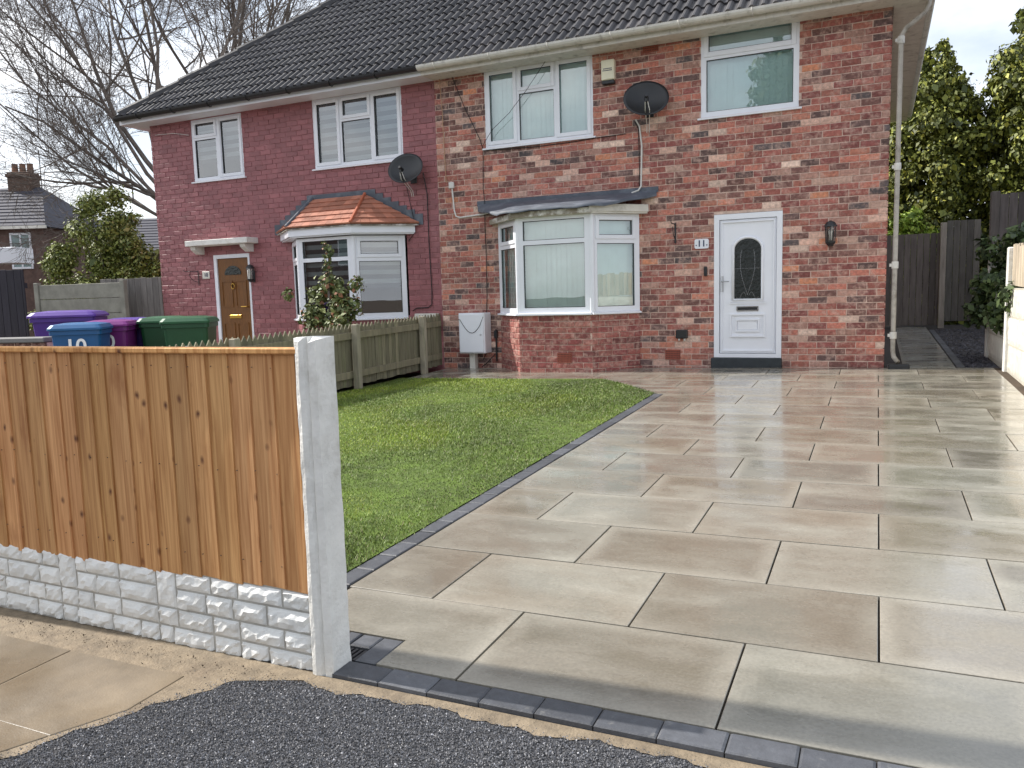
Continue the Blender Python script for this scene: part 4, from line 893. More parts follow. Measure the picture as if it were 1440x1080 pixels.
for (x, z) in ((-4.2, .55), (-2.72, .56), (-3.02, 4.97)):
    y = FY-.6 if x == -4.2 else FY
    t = thing('air_brick', {-4.2: 'terracotta air brick low in the bay wall of the brick house', -2.72: 'air brick low in the wall left of the white door', -3.02: 'air brick high in the wall under the eaves'}[x], 'air brick', (x, y-.006, z))
    b = MB(); b.box(-.11, .11, 0, .03, -.07, .07); b.build('back', m_black, t)
    b = MB()
    for k in range(5): b.box(-.112, .112, -.006, .004, -.072+k*.0315, -.072+k*.0315+.017)
    for k in range(10): b.box(-.112+k*.0237, -.112+k*.0237+.011, -.0045, .003, -.07, .07)
    b.build('grille', mat('terracotta_grille', lin(146, 78, 62), .8, var=.2), t)

# ------------------------------------------------------------------ near fence: panel, gravel board, post
yf = 2.21
fp = thing('fence_panel', 'new orange-brown feather-edge fence panel in front of the lawn', 'fence', (-1.85, yf, 0))
pos = -1.79-0.035; k = 0; x = -.02
FT = 1.335
while x > -2.62:
    w_ = random.uniform(.088, .118); b = MB(); zb0 = .436-0.03*(abs(x)/1.7)+random.uniform(-.006, .006)
    t0, t1 = .003, .0115     # thin edge tucked under the next board
    b.prism([(-w_-.015, .0), (-w_-.015, t0), (0, t1), (0, .004)], zb0, FT-.02+random.uniform(-.003, .002), 'z')
    b.v = [(vx, -vy-.004, vz) for vx, vy, vz in b.v]; b.f = [tuple(reversed(f)) for f in b.f]
    f = random.uniform(.82, 1.10); b.build('board', m_newwood, fp, loc=(x, 0, 0), color=(f, f*random.uniform(.95, 1.03), f*random.uniform(.9, 1.05), 1)); x -= w_
b = MB(); b.box(-2.7, .02, -.030, .035, FT-.022, FT, .004); b.build('capping_rail', m_newwood, fp, color=(1.25, 1.22, 1.1, 1))
for z in (.50, .85, 1.24):
    b = MB(); b.box(-2.7, .02, .004, .04, z, z+.045, .003); b.build('back_rail', m_newwood, fp, color=(.9, .9, .9, 1))
b = MB()
for x in np.arange(-2.6, 0, .1):
    for z in (.523, .872, 1.262):
        for dx in (.0, .012)[:1]: b.lathe([(.0001, -.0175), (.0018, -.0172), (.0018, -.012)], (x-.03+random.uniform(-.012, .012), 0, z+random.uniform(-.006, .006)), 6, 'y')
b.build('nails', mat('nail', lin(110, 100, 92), .5, metal=.7, var=0), fp, kind='stuff')
gb = thing('gravel_board', 'white concrete gravel board moulded as rough stones under the fence panel', 'gravel board', (-1.86, yf, 0))
gx0, gx1 = -2.7, .02
b = MB(); b.box(gx0, gx1, -.006, .04, .06, .445); b.build('backing', mat('grubby_concrete', lin(166, 163, 156), .9, var=.2, vscale=8), gb)
def rock(parent, x0, x1, z0, z1):
    """one moulded stone: a narrow sloped margin and a broken, faceted face"""
    w, h = x1-x0, z1-z0; mg = .009; n, m2 = max(3, round(w/.024)), max(2, round(h/.024)); b = MB()
    us = [0, mg/w]+[mg/w+(1-2*mg/w)*(i+1)/n for i in range(n-1)]+[1-mg/w, 1]; vs_ = [0, mg/h]+[mg/h+(1-2*mg/h)*(i+1)/m2 for i in range(m2-1)]+[1-mg/h, 1]
    a, c, t0 = random.uniform(-.5, .5), random.uniform(-.4, .6), random.uniform(.013, .019); pts = []
    for j, v in enumerate(vs_):
        for i, u in enumerate(us):
            edge = i in (0, len(us)-1) or j in (0, len(vs_)-1); inner = 1 < i < len(us)-2 and 1 < j < len(vs_)-2
            d = 0 if edge else max(.005, t0*(1+a*(u-.5)+c*(v-.5))*(.62 if not inner else 1)+random.uniform(-.0045, .0045))
            jx = 0 if edge else random.uniform(-.004, .004); jz = 0 if edge else random.uniform(-.004, .004)
            pts.append((x0+w*u+jx, -.0065-d, z0+h*v+jz))
    k = len(us); b.add(pts, [(j*k+i, j*k+i+1, (j+1)*k+i+1, (j+1)*k+i) for j in range(len(vs_)-1) for i in range(k-1)])
    f = random.uniform(.96, 1.02); b.build('stone', m_stone, parent, color=lin(*[min(255, q*f) for q in (220, 220, 217)]))
def course(parent, x0, x1, z0, z1):
    x = x1
    while x > x0+.04:
        w_ = random.choice((.11, .14, .17, .20, .22)); w_ = min(w_, x-x0)
        if x-w_-x0 < .06: w_ = x-x0
        rock(parent, x-w_+.005, x-.005, z0+.004, z1-.004); x -= w_
x = gx1-.02
while x > gx0+.1:
    seg = random.choice((.60, .72, .80)); xa = max(gx0, x-seg); big = random.choice((.11, .13))
    zt, zb1 = .430, .112
    course(gb, xa+big, x, zt-.075, zt); course(gb, xa+big, x, zt-.160, zt-.075); course(gb, xa+big, x, zt-.238, zt-.160); course(gb, xa, x, zb1, zt-.238)
    zs = zt-random.choice((.075, .160)); rock(gb, xa+.005, xa+big-.005, zt-.234, zs-.004); rock(gb, xa+.005, xa+big-.005, zs+.004, zt-.004)
    x = xa
cp = thing('concrete_post', 'rough white concrete fence post at the end of the new fence', 'fence post', (-1.815, 2.235, 0))
b = MB(); pf = [(-.048, -.045), (-.052, -.02), (-.046, .0), (-.048, .055), (.05, .055), (.05, -.052), (.018, -.054), (.010, -.046), (.0, -.056), (-.02, -.060), (-.038, -.056)]
nz_ = 22; vs, fs = [], []; n = len(pf)
for j in range(nz_+1):
    z = .10+(1.365-.10)*j/nz_
    for i, (px_, py_) in enumerate(pf):
        w_ = 1.0; jx, jy = random.uniform(-.0018, .0018), random.uniform(-.0018, .0018)
        vs.append((px_*w_+jx, py_*w_+jy, z+(0.012*math.sin(i*1.9)+random.uniform(-.01, .006) if j == nz_ else 0)))
for j in range(nz_):
    for i in range(n): fs.append((j*n+i, j*n+(i+1) % n, (j+1)*n+(i+1) % n, (j+1)*n+i)[::-1])
ct = len(vs); vs.append((0, 0, 1.375)); fs += [(nz_*n+i, nz_*n+(i+1) % n, ct)[::-1] for i in range(n)]
b.add(vs, fs); b.build('shaft', m_conc, cp)
# crumbs of soil along the fence foot
n = 900; px = rng.uniform(-4, -1.75, n); py = 2.13-np.abs(rng.normal(0, .05, n)); s = rng.uniform(.001, .005, n)*(rng.random(n)**2+.4)
V = rng.normal(0, 1, (n, 4, 3)); V /= np.linalg.norm(V, axis=2, keepdims=True); V = V*s[:, None, None]+np.stack([px, py, 0.1232+0.02513*py+0.01389*px-.012], 1)[:, None, :]
tri = V[:, [[0, 1, 2], [0, 1, 3], [1, 2, 3], [0, 2, 3]], :].reshape(-1, 3, 3)
link('soil_crumbs', npmesh('soil_crumbs', tri, 3, m_earth), label='scattered soil crumbs along the foot of the white gravel board', cat='soil', kind='stuff')

# ------------------------------------------------------------------ picket fence on the boundary
pk = thing('picket_fence', 'weathered green-grey wooden picket fence between the two front gardens', 'fence', (-6.60, 0, 0))
y = 4.2; pm = MB(); pm.prism([(-.040, 0), (.040, 0), (.040, .80), (.0, .865), (-.040, .80)], -.008, .008, 'x'); pmesh = pm.mesh('picket', m_oldwood)
while y < 11.42:
    g_ = random.uniform(.85, 1.1); link('picket', pmesh, pk, (-.02+random.uniform(-.003, .003), y, G(-6.6, y)+.045+random.uniform(-.008, .008)), color=lin(*[v*g_ for v in (128, 122, 100)])); y += .088
for z in (.16, .70):
    for a in np.arange(4.1, 11.3, 2.4):
        e = min(a+2.39, 11.4); b = MB(); b.prism([(a, G(-6.6, a)+z), (e, G(-6.6, e)+z), (e, G(-6.6, e)+z+.09), (a, G(-6.6, a)+z+.09)], -.010, .028, 'x'); b.build('rail', m_oldwood, pk, color=lin(134, 126, 104))
for y in (4.3, 6.68, 8.95, 10.72):
    b = MB(); g0 = G(-6.6, y); b.box(.030, .125, y-.045, y+.045, g0-.02, g0+.90, .008); b.build('post', m_oldwood, pk, color=lin(150, 142, 124))
y = 8.7

# ------------------------------------------------------------------ neighbour's front: ground, wall, bins
sheet('neighbour_yard', [-16, -13, -9, -6.64], [2.3, 5, 8, 11.45], mat('yard_concrete', lin(118, 112, 102), .8, var=.2, vscale=3), .07, kind='structure')
lw = thing('low_wall', 'low dark brick wall with pale coping beside the wheelie bins', 'wall', (0, 0, 0))
A, B = Vector((-13.4, 5.6, 0)), Vector((-9.85, 6.75, 0)); d_ = B-A; th = math.atan2(d_.y, d_.x)
lw['kind'] = 'thing'; lw.location = A; lw.rotation_euler = (0, 0, th)
b = MB(); b.box(0, d_.length, .006, .2, -.1, 1.05); core = b.build('core', m_mortar, lw)
brick_wall(core, 0, d_.length, .02, 1.05, [], m_brick, m_brickm, lambda: (lambda f: lin(96*f, 64*f, 58*f))(random.uniform(.8, 1.1)), 120, lambda x, z: -z*3-x)
b = MB(); b.box(-.02, d_.length+.02, -.05, .25, 1.055, 1.12, .01); b.build('coping', mat('dark_coping', lin(120, 118, 116), .7, var=.2), lw)
def wheelie(label, loc, rotz, col, lid, num=None, logo=False):
    t = thing('wheelie_bin', label, 'wheelie bin', loc, rotz, group='wheelie bins outside the maroon house')
    def ringz(w, d, z, r=.05):
        pts = []
        for (sx, sy, a0) in ((1, 1, 0), (-1, 1, 90), (-1, -1, 180), (1, -1, 270)):
            for a in (0, 45, 90): pts.append((sx*(w/2-r)+r*math.cos(R(a0+a)), sy*(d/2-r)+r*math.sin(R(a0+a)), z))
        return pts
    b = MB(); rings = [ringz(.44, .50, .05), ringz(.46, .53, .3), ringz(.53, .62, .93), ringz(.57, .66, .935), ringz(.57, .66, .985)]; n = 12
    b.add([p for r_ in rings for p in r_], [(j*n+i, j*n+(i+1) % n, (j+1)*n+(i+1) % n, (j+1)*n+i) for j in range(4) for i in range(n)]+[tuple(range(n-1, -1, -1))]); b.build('body', m_bin, t, color=lin(*col))
    b = MB(); rings = [ringz(.60, .70, .99), ringz(.60, .70, 1.015), ringz(.54, .62, 1.055), ringz(.30, .36, 1.075)]
    b.add([p for r_ in rings for p in r_], [(j*n+i, j*n+(i+1) % n, (j+1)*n+(i+1) % n, (j+1)*n+i) for j in range(3) for i in range(n)]+[tuple(range(n-1, -1, -1)), tuple(range(3*n, 4*n))]); l_ = b.build('lid', m_bin, t, color=lin(*lid))
    b = MB(); b.tube([(-.25, .36, 1.0), (.25, .36, 1.0)], .018, 8); b.build('handle', m_bin, t, color=lin(*col))
    for sx in (-1, 1):
        b = MB(); b.lathe([(.001, -.03), (.10, -.03), (.10, .03), (.001, .03)], (0, 0, 0), 16); o = b.build('wheel', m_black, t); o.rotation_euler = (0, math.pi/2, 0); o.location = (sx*.23, .27, .10)
    if num: text('numerals', num, .24, m_white, t, (0, -.318, .79), (math.pi/2-R(4), 0, 0), .001)
    if logo:
        b = MB(); b.tube([(.07*math.cos(a), -.302, .62+.08*math.sin(a)) for a in np.linspace(.4, 5.2, 12)], .008, 5); b.tube([(-.03, -.302, .58), (.0, -.302, .66), (.03, -.302, .60)], .007, 5); b.build('round_mark', m_white, t)
def gz(x, y): return G(x, y)+.07
for (lab, px_, dep_, rz, c, l_, num, lg) in (
    ('blue wheelie bin numbered 10 nearest the low wall', 115, 9.7, R(40), (24, 82, 132), (30, 90, 140), '10', False),
    ('magenta wheelie bin numbered 10 between the blue and purple bins', 156, 10.4, R(38), (104, 26, 104), (118, 34, 116), '10', False),
    ('purple wheelie bin numbered 10 between the magenta and green bins', 184, 11.1, R(36), (58, 34, 112), (76, 46, 136), '10', False),
    ('green wheelie bin beside the purple numbered bin', 235, 10.9, R(34), (24, 72, 42), (30, 86, 50), None, False),
    ('large green wheelie bin with round white mark nearest the brown door', 269, 10.15, R(34), (22, 70, 42), (28, 82, 48), None, True),
    ('purple wheelie bin standing apart behind the blue bin', 100, 11.6, R(38), (74, 46, 128), (90, 58, 148), None, False)):
    q = at(px_, 470, dep_); wheelie(lab, (q.x, q.y, gz(q.x, q.y)), rz, c, l_, num, lg)
bpy.data.objects['wheelie_bin.005'].scale = (1.5, 1.2, 1.13)

# ------------------------------------------------------------------ plants
def leaves(name, centres, n, size, cols, parent=None, flat=.5, droop=0.0, shape=6, **kw):
    """leaf-sized bent quads spread through and around clump centres: (x,y,z,r)"""
    C_ = np.array(centres, float); wgt = C_[:, 3]**2; wgt /= wgt.sum(); idx = rng.choice(len(C_), n, p=wgt)
    d = rng.normal(0, 1, (n, 3)); d /= np.linalg.norm(d, axis=1, keepdims=True); rad = C_[idx, 3]*(rng.random(n)**.38)*rng.uniform(.7, 1.12, n)
    pos = C_[idx, :3]+d*rad[:, None]
    nr = d+rng.normal(0, .7, (n, 3)); nr[:, 2] += flat; nr /= np.linalg.norm(nr, axis=1, keepdims=True)
    ax = rng.normal(0, 1, (n, 3)); ax[:, 2] -= droop*2; ax -= nr*(ax*nr).sum(1, keepdims=True); ax /= np.linalg.norm(ax, axis=1, keepdims=True)
    sd_ = np.cross(nr, ax); s = size*np.exp(rng.normal(0, .38, n))[:, None]
    p0 = pos-ax*s*.5; p2 = pos+ax*s*.6; p1 = pos+sd_*s*.36+nr*s*.12; p3 = pos-sd_*s*.36+nr*s*.12
    k = rng.random(n)[:, None]; ca, cb = np.array(cols[0]), np.array(cols[1]); c = (ca*(1-k)+cb*k)*rng.uniform(.7, 1.25, n)[:, None]
    if len(cols) > 2:
        w_ = rng.random(n) < .10; c[w_] = np.array(cols[2])
    return link(name, npmesh(name, np.stack([p0, p1, p2, p3], 1), 4, m_leaf, c), parent, **kw)
def branch_tree(b, p, d, ln, r, lvl, spread=.5, up=.12, seg=4, kids=(3, 4), curl=.15, shrink=.62, minr=.004):
    pts = [p.copy()]; rs = [r]; q = p.copy(); dd = d.normalized()
    for i in range(seg):
        dd = (dd+Vector((random.gauss(0, curl), random.gauss(0, curl), random.gauss(0, curl)+up))).normalized(); q = q+dd*ln/seg; pts.append(q.copy()); rs.append(max(minr, r*(1-.62*(i+1)/seg)))
    b.tube(pts, rs, 6 if r > .05 else (4 if r > .015 else 3), cap=False)
    if lvl <= 0: return
    for k in range(random.randint(*kids)):
        t = random.uniform(.25, 1.0); i = min(seg-1, int(t*seg)); base = pts[i].lerp(pts[i+1], t*seg-i)
        a = dd.orthogonal().normalized(); a.rotate(Matrix.Rotation(random.uniform(0, 6.28), 3, dd)); nd = (dd*(1-spread*.35)+a*spread*random.uniform(.6, 1.3)).normalized()
        branch_tree(b, base, nd, ln*shrink*random.uniform(.75, 1.2), max(minr, rs[i]*.60), lvl-1, spread, up, seg, kids, curl, shrink, minr)
def bare_tree(label, base, stems, fork):
    t = thing('bare_tree', label, 'tree', base, group='leafless trees behind the maroon house')
    b = MB(); b.tube([(0, 0, -.3), (0, .05, fork*.5), (0, 0, fork)], [.42, .34, .30], 10); b.build('trunk', m_bark, t)
    b = MB()
    for (dx, dy, dz_, ln, r) in stems: branch_tree(b, Vector((0, 0, fork*random.uniform(.75, 1))), Vector((dx, dy, dz_)), ln, r*.50, 4, spread=.60, up=.035, seg=5, kids=(5, 6), curl=.11, shrink=.56, minr=.0046)
    b.build('crown', m_bark, t)
ta = at(255, 330, 22); tb = at(360, 330, 25)
bare_tree('large leafless tree behind the hipped end of the maroon roof', (ta.x, ta.y, G(-12, 18)-.2),
          [(-1.0, -.25, .75, 6.2, .13), (-.9, -.1, 1.05, 7.0, .15), (-1.05, .1, .45, 5.4, .10), (-.55, .1, 1.3, 7.6, .16), (-.2, 0, 1.5, 8, .17), (.25, .1, 1.5, 7.5, .16), (.6, .3, 1.2, 6.5, .13), (-.8, -.5, 1.2, 6.5, .12), (-1.1, -.5, .28, 4.6, .08), (-1.0, -.3, .55, 5.8, .10), (-.7, -.4, .9, 6.6, .12), (-.35, -.2, 1.4, 7.5, .14), (-1.0, .2, .2, 4.2, .08)], 4.2)
bare_tree('second leafless tree rising over the ridge of the maroon house', (tb.x, tb.y, G(-12, 18)-.2),
          [(-.45, 0, 1.5, 8, .16), (-.12, 0, 1.6, 8.5, .17), (.2, .1, 1.6, 8.5, .16), (.55, 0, 1.4, 8, .15), (.85, .2, 1.2, 7.5, .13), (.3, -.3, 1.4, 7.5, .12)], 5.0)

def shrub(name, label, cat, centres, n, size, cols, stems=6, base=None, group=None, **kw):
    c0 = Vector(np.mean(np.array(centres)[:, :3], 0)); zb_ = base if base is not None else 0
    t = thing(name, label, cat, (c0.x, c0.y, zb_), 0, group)
    loc = [(c[0]-c0.x, c[1]-c0.y, c[2]-zb_, c[3]) for c in centres]
    b = MB()
    for k in range(stems):
        c = random.choice(loc); b.tube([(random.uniform(-.1, .1), random.uniform(-.1, .1), -.05), (c[0]*.5, c[1]*.5, c[2]*.55), (c[0], c[1], c[2])], [.03, .02, .008], 5)
    b.build('stems', m_bark, t)
    leaves('crown', loc, n, size, cols, t, **kw); return t
# evergreen shrub at the left, behind the bins
cs = []
for k in range(110):
    u = random.uniform(0, 1); q = at(random.uniform(62, 232), 0, 18); hgt = 1.2+3.0*(1-abs(u-.5)*1.1)
    cs.append((at(65+165*u, 330, 18).x+random.uniform(-.3, .3), at(65+165*u, 330, 18).y+random.uniform(-.5, .8), random.uniform(.6, hgt), random.uniform(.12, .50)))
shrub('evergreen_shrub', 'big glossy evergreen shrub growing behind the concrete panel fence', 'shrub', cs, 62000, .055, [(.08, .11, .025), (.25, .28, .05), (.46, .48, .20)], 8, .1)
# rose bush in front of the neighbour's bay
cs = [(-7.55+random.gauss(0, .33), 9.7+random.gauss(0, .22), random.uniform(.7, 1.75), random.uniform(.10, .24)) for k in range(34)]+[(-7.5+random.gauss(0, .03), 9.7, 1.7+k*.10, .08) for k in range(7)]
shrub('rose_bush', 'loose rose bush with reddish tips in front of the maroon house bay window', 'bush', cs, 5200, .055, [(.07, .10, .03), (.20, .22, .07), (.28, .12, .06)], 18, .2)
# ivy-clad evergreens behind the alley
def conifer(label, cx, cy, base, top, rad, n, size, cols, lean=0, tips=5, clump=.42, name='ivy_clad_tree'):
    cs = []
    for k in range(150):
        v = random.random()**.8; r = rad*(1-.55*v**1.6)*math.sqrt(random.random()); a = random.uniform(0, 6.28)
        cs.append((cx+lean*v+r*math.cos(a), cy+r*math.sin(a), base+(top-base)*v*.92, random.uniform(.6, 1.2)*clump))
    for k in range(tips):
        a = random.uniform(0, 6.28); r = rad*.5*random.random(); x, y = cx+lean+r*math.cos(a), cy+r*math.sin(a); h_ = random.uniform(.3, 1.0)
        for i in range(7):
            u = i/6; cs.append((x+.25*u*u*(1 if k % 2 else -1), y, top-.5+h_*math.sin(u*2.2), .26*(1-.65*u)))
    t = thing(name, label, 'tree', (cx, cy, base), 0, 'evergreens behind the side gate'); b = MB(); b.tube([(0, 0, -.3), (0, 0, (top-base)*.8)], [.25, .06], 8); b.build('trunk', m_bark, t)
    leaves('crown', [(c[0]-cx, c[1]-cy, c[2]-base, c[3]) for c in cs], n, size, cols, t, flat=.35, droop=1.0)
IV = [(.035, .05, .010), (.20, .22, .03), (.40, .39, .07)]
conifer('ivy-clad tree with drooping yellow-green leaves above the side gate', 1.15, 21.2, .6, 6.5, 1.35, 62000, .085, IV, 0.0, 4)
conifer('tall ivy-clad tree with a hanging tip against the sky at the edge', 2.95, 21.0, .6, 6.9, 1.4, 62000, .085, IV, .05, 5)
conifer('dark feathery conifer beside the tall board fence', 3.5, 20.2, .6, 5.9, 1.0, 42000, .075, [(.045, .06, .014), (.16, .18, .03), (.26, .27, .05)], 0, 3, .36, 'conifer')
conifer('dark evergreen close behind the brick house corner', .1, 23.2, .6, 5.7, 1.1, 26000, .085, IV, 0, 3)
cs = [(.55+random.gauss(0, .32), 19.75+random.gauss(0, .15), random.uniform(2.0, 2.95), random.uniform(.16, .3)) for k in range(22)]
shrub('bright_shrub', 'bright green shrub showing over the dark side gate', 'shrub', cs, 5200, .085, [(.16, .26, .03), (.36, .46, .06)], 6, .6)

# ------------------------------------------------------------------ the side passage
sheet('passage_ground', [.11, 1.40, 3.2], [11.44, 13, 15, 17, 19.4], mat('dark_passage_soil', lin(58, 54, 52), .95, var=.3, vscale=9, bump=.5), -.03, kind='structure')
pp = sheet('passage_path', [.30, 1.0], [11.50, 18.55], m_joint, -.014, kind='structure')
y = 11.50
while y < 18.3:
    e = min(y+.45, 18.5); f = random.uniform(.92, 1.06); flag([(.33, y+.003), (.93, y+.003), (.93, e-.003), (.33, e-.003)], pp, m_slab, 'path_slab', lin(*[v*f for v in (140, 142, 138)])); y += .45
y = 11.50
while y < 17.5: block(.945, 1.04, y, y+.2, pp, .004); y += .2
for k in range(3): block(.14+.0*k, .32, 11.50+k*.1, 11.60+k*.1, pp, .004)
n = 9000; px = rng.uniform(1.05, 1.40, n); py = 11.46+rng.random(n)**1.6*6.5; px = np.where(py > 13, 1.05+(px-1.05)*3, px); s = rng.uniform(.008, .022, n)
V = rng.normal(0, 1, (n, 4, 3)); V[:, :, 2] *= .35; V = V*s[:, None, None]*.7+np.stack([px, py, 0.1232+0.02513*py+0.01389*px-.012], 1)[:, None, :]
tri = V[:, [[0, 1, 2], [0, 1, 3], [1, 2, 3], [0, 2, 3]], :].reshape(-1, 3, 3); g = np.repeat(rng.uniform(.03, .10, n), 4)
link('slate_chippings', npmesh('slate_chippings', tri, 3, m_slate, np.stack([g, g, g*1.25], 1)), label='dark slate chippings beside the passage path', cat='gravel', kind='stuff')
def board_fence(name, label, cat, loc, rotz, w, h, col, bw=.12, rails=True):
    t = thing(name, label, cat, loc, rotz); x = 0
    while x < w-.02:
        e = min(x+bw, w); b = MB(); b.box(x+.003, e-.003, 0, .018, 0, h+random.uniform(-.008, .008), .003); f = random.uniform(.8, 1.15); b.build('board', m_darkwood, t, color=lin(*[v*f for v in col])); x += bw
    for z in (.25, h-.3):
        b = MB(); b.box(0, w, .020, .06, z, z+.08); b.build('rail', m_darkwood, t, color=lin(*col))
    return t
DK = (104, 97, 92)
gate = board_fence('side_gate', 'dark boarded side gate closing the passage beside the house', 'gate', (.13, 18.62, G(.5, 18.6)+.03), 0, 1.02, 1.90, DK)
b = MB(); b.lathe([(.035, -.006), (.035, .006)], (.80, -.008, .98), 14, 'y'); b.build('latch', m_chrome, gate)
t = thing('gate_post', 'pale timber gate post between gate and fence', 'post', (1.20, 18.55, G(1.2, 18.55))); b = MB(); b.box(-.05, .06, -.06, .06, -.05, 2.12, .006); b.build('shaft', m_oldwood, t, color=lin(150, 142, 132))
board_fence('board_fence', 'dark board fence panel right of the pale gate post', 'fence', (1.27, 18.62, G(1.5, 18.6)+.1), 0, .62, 2.05, (98, 94, 88))
board_fence('board_fence', 'tall dark board fence standing above the boundary wall', 'fence', (1.98, 16.9, G(1.9, 16.9)+.1), -R(4), 2.4, 2.40, (88, 82, 80), .14)
t = thing('timber_post', 'thick dark timber post at the end of the tall fence', 'post', (1.92, 16.95, G(1.9, 16.9))); b = MB(); b.box(-.08, .06, -.07, .07, -.05, 2.55, .008); b.build('shaft', m_darkwood, t, color=lin(90, 84, 80))
# boundary on the right: concrete posts, rock-faced boards, timber
def boundary_bay(y0, y1, label, stones=True):
    t = thing('boundary_wall', label, 'boundary wall', (1.46, 0, 0)); t['kind'] = 'thing'
    g0 = G(1.45, (y0+y1)/2); b = MB(); b.box(-.02, .03, y0, y1, g0-.1, g0+1.02); b.build('panel', mat('cream_concrete', lin(184, 179, 166), .85, var=.12, vscale=5, bump=.5, bscale=25, bdist=.02), t)
    for k, z in enumerate((.02, .35, .68)):
        y = y0
        while y < y1-.05:
            w_ = min(random.choice((.22, .3, .38, .45)), y1-y); b = MB(); n, m2 = 6, 5; vs = []
            for j in range(m2+1):
                for i in range(n+1):
                    e = i in (0, n) or j in (0, m2); vs.append((-.022-(0 if e else random.uniform(.006, .018)), y+.006+(w_-.012)*i/n, g0+z+.008+.31*j/m2))
            b.add(vs, [(j*(n+1)+i, (j+1)*(n+1)+i, (j+1)*(n+1)+i+1, j*(n+1)+i+1) for j in range(m2) for i in range(n)]); f = random.uniform(.96, 1.04); b.build('stone', m_stone, t, color=lin(*[min(255, v*f) for v in (208, 204, 192)])); y += w_
    return t
boundary_bay(9.2, 11.06, 'cream rock-faced concrete panel catching the sun right of the driveway end'); boundary_bay(7.2, 9.14, 'cream rock-faced boundary panel nearest the road at the far edge'); boundary_bay(11.16, 12.85, 'shaded rock-faced boundary panel beside the slate chippings')
for (y, lab) in ((11.11, 'white concrete boundary post at the end of the driveway'), (12.9, 'white concrete boundary post inside the passage'), (9.17, 'white concrete boundary post beside the driveway')):
    t = thing('boundary_post', lab, 'post', (1.45, y, G(1.45, y))); b = MB(); b.box(-.05, .05, -.05, .05, -.1, 1.48, .012); b.build('shaft', m_conc, t)
t = thing('timber_infill', 'pale weathered timber panel above the cream concrete boundary', 'fence', (1.46, 0, 0)); y = 9.22
while y < 11.04:
    b = MB(); g0 = G(1.45, y); b.box(-.01, .012, y, y+.085, g0+1.03, g0+1.50+random.uniform(-.02, .02), .003); b.build('slat', m_oldwood, t, color=lin(*[v*(.86+.2*((y*37) % 1)) for v in (186, 172, 152)])); y += .092
cs = [(1.62+random.gauss(0, .14), 12.2+random.gauss(0, .7), random.uniform(.9, 2.05), random.uniform(.12, .24)) for k in range(46)]
shrub('ivy', 'dark ivy spilling over the boundary inside the passage', 'ivy', cs, 9000, .07, [(.02, .04, .012), (.08, .12, .03)], 5, .45)
sheet('soil_strip', [1.33, 1.44], [2.3, 5, 8, 11.46], m_earth, -.006, kind='structure')

# ------------------------------------------------------------------ far left: fences and houses
pf_ = at(205, 430, 14.0)
board_fence('side_fence', 'grey weathered board fence against the corner of the maroon house', 'fence', (-14.65, 11.35, .15), R(6), 1.58, 1.90, (128, 122, 118), .15)
t = thing('concrete_fence', 'grey concrete panel fence below the evergreen shrub', 'fence', (0, 0, 0)); pa, pb = at(58, 440, 16.2), at(172, 440, 15.6); dv = Vector((pb.x-pa.x, pb.y-pa.y, 0)); t.location = (pa.x, pa.y, .15); t.rotation_euler = (0, 0, math.atan2(dv.y, dv.x))
for k in range(6):
    b = MB(); b.box(0, dv.length, 0, .04, .02+k*.30, .31+k*.30, .006); b.build('panel', m_conc if False else mat('grey_concrete', lin(140, 138, 128), .9, var=.2, vscale=5, bump=.4), t)
for x in (-.06, dv.length+.06):
    b = MB(); b.box(x-.055, x+.055, -.03, .07, 0, 1.86, .008); b.build('post', MATS['grey_concrete'], t)
t0 = at(0, 440, 13.0); board_fence('dark_fence', 'near-black boarded fence at the left edge behind the low wall', 'fence', (t0.x-1.2, t0.y-.55, .1), math.atan2(dv.y, dv.x)+.05, 2.15, 2.02, (40, 38, 46), .14)
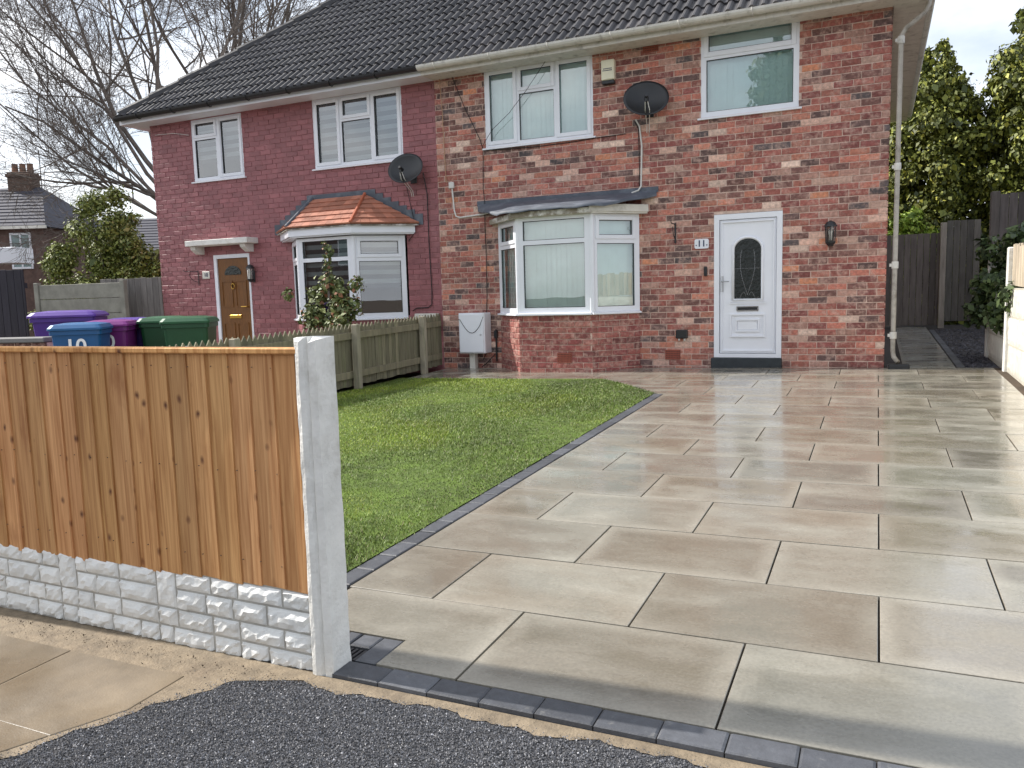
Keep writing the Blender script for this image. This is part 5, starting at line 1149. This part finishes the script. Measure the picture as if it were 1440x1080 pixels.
def far_house(label, o_, yaw, wdt, dep_, hw, hr, chim=None, col=(100, 80, 73), rc=(62, 62, 72), win=()):
    t = thing('far_house', label, 'house', (o_.x, o_.y, 0), yaw)
    b = MB(); b.box(0, wdt, 0, dep_, 0, hw); b.build('wall', mat('far_brick', lin(*col), .9, var=.3, vscale=6), t)
    b = MB(); b.add([(-.3, -.3, hw), (wdt+.3, -.3, hw), (wdt+.3, dep_+.3, hw), (-.3, dep_+.3, hw), (1.6, dep_/2, hw+hr), (wdt-1.6, dep_/2, hw+hr)], [(0, 1, 5, 4), (1, 2, 5), (2, 3, 4, 5), (3, 0, 4), (3, 2, 1, 0)]); rf = b.build('roof', mat('far_roof', lin(*rc), .8, var=.25, vscale=5), t)
    k = .05                                             # courses of slates as overlapping strips
    for i in range(12):
        a, e = i/12, (i+1)/12; b = MB(); f = lambda s_: ((-.3+1.9*s_, -.3+(dep_/2+.3)*s_), (wdt+.3-1.9*s_, -.3+(dep_/2+.3)*s_), hw+hr*s_)
        p, q = f(a), f(e); b.add([(*p[0], p[2]+.06), (*p[1], p[2]+.06), (*q[1], q[2]+.02), (*q[0], q[2]+.02), (*p[0], p[2]), (*p[1], p[2])], [(0, 1, 2, 3), (4, 5, 1, 0)]); b.build('slate_course', MATS['far_roof'], rf)
    b = MB(); b.box(-.35, wdt+.35, -.40, -.31, hw-.08, hw+.03); b.build('gutter', m_upvc_old, t)
    for (x0, x1, z0, z1) in win:
        w_ = link('window', None, t, (0, 0, 0)); b = MB(); b.ring(x0, x1, z0, z1, .07, -.05, -.003); b.box((x0+x1)/2-.03, (x0+x1)/2+.03, -.049, -.003, z0+.07, z1-.07); b.build('frame', m_upvc, w_); b = MB(); b.box(x0+.07, x1-.07, -.025, -.0025, z0+.07, z1-.07); b.build('pane', mat('far_pane', lin(120, 140, 140), .15, var=.2), w_)
    if chim:
        cx, cw, ch = chim; b = MB(); b.box(cx, cx+cw, dep_/2-.35, dep_/2+.35, hw+hr*.4, hw+hr+ch, .02); b.box(cx-.05, cx+cw+.05, dep_/2-.40, dep_/2+.40, hw+hr+ch-.22, hw+hr+ch-.08, .02); c_ = b.build('chimney', mat('sooty_brick', lin(92, 74, 64), .95, var=.35, vscale=9), rf)
        for i in range(3):
            b = MB(); b.lathe([(.13, 0), (.11, .32), (.13, .36), (.09, .36)], (cx+cw*(i+.5)/3, dep_/2, hw+hr+ch), 10); b.build('chimney_pot', mat('pot', lin(130, 96, 76), .9, var=.2), rf)
        b = MB(); b.tube([(cx+cw+.25, dep_/2, hw+hr*.9), (cx+cw+.25, dep_/2, hw+hr+ch+.9)], .02, 5); b.tube([(cx+cw-.1, dep_/2, hw+hr+ch+.75), (cx+cw+.6, dep_/2, hw+hr+ch+.75)], .012, 4); b.build('aerial', m_black, t)
    return t
fh = at(66, 330, 30)
far_house('dark roofed brick house with tall chimney at the left edge', Vector((fh.x-9.05, fh.y-4.4, 0)), math.atan2(.42, .9), 10, 6.0, 4.55, 1.9, (7.2, .95, .62), win=[(8.75, 9.55, 3.0, 4.35), (5.5, 6.8, 3.0, 4.35)])
fh2 = at(120, 300, 40)
far_house('low dark roof of a far house behind the evergreen shrub', Vector((fh2.x-6, fh2.y-1, 0)), R(24), 16, 7, 4.3, 2.1)
t = thing('white_canopy', 'white flat canopy on the front of the far brick house', 'canopy', tuple(at(14, 360, 28)), R(25)); b = MB(); b.box(-1.1, .55, -.5, .5, -.28, .28, .02); b.build('fascia', m_upvc, t)

# street lamp standing on the pavement out to the left: its column's shadow falls along the drive's front edge
sl = thing('street_lamp', 'grey street lamp column on the pavement beyond the left edge', 'street lamp', (-5.0, 2.165, G(-5, 2.05)-.1))
b = MB(); b.tube([(0, 0, 0), (0, 0, 1.2), (0, 0, 1.25), (0, 0, 8.2)], [.10, .10, .092, .085], 14); b.build('column', mat('galvanised', lin(150, 152, 154), .5, var=.1, metal=.6), sl)
b = MB(); b.box(-.12, .12, -1.2, .12, 8.1, 8.25, .03); b.build('lamp_head', MATS['galvanised'], sl)

# across the road, behind the camera: what the upstairs panes mirror
far_house('brick house with chimney across the road mirrored in the upstairs panes', Vector((-19, -14, 0)), math.pi, 11, 7, 6.0, 3.4, (4.2, 1.6, 1.3), win=[(1.5, 3.0, 3.4, 4.8), (6.5, 8.0, 3.4, 4.8)])
conifer('tall evergreen across the road mirrored in the upstairs panes', -4.3, -15, 0, 12.6, 1.5, 11000, .24, [(.03, .045, .015), (.10, .13, .03)], 0, 2, .8, 'conifer')
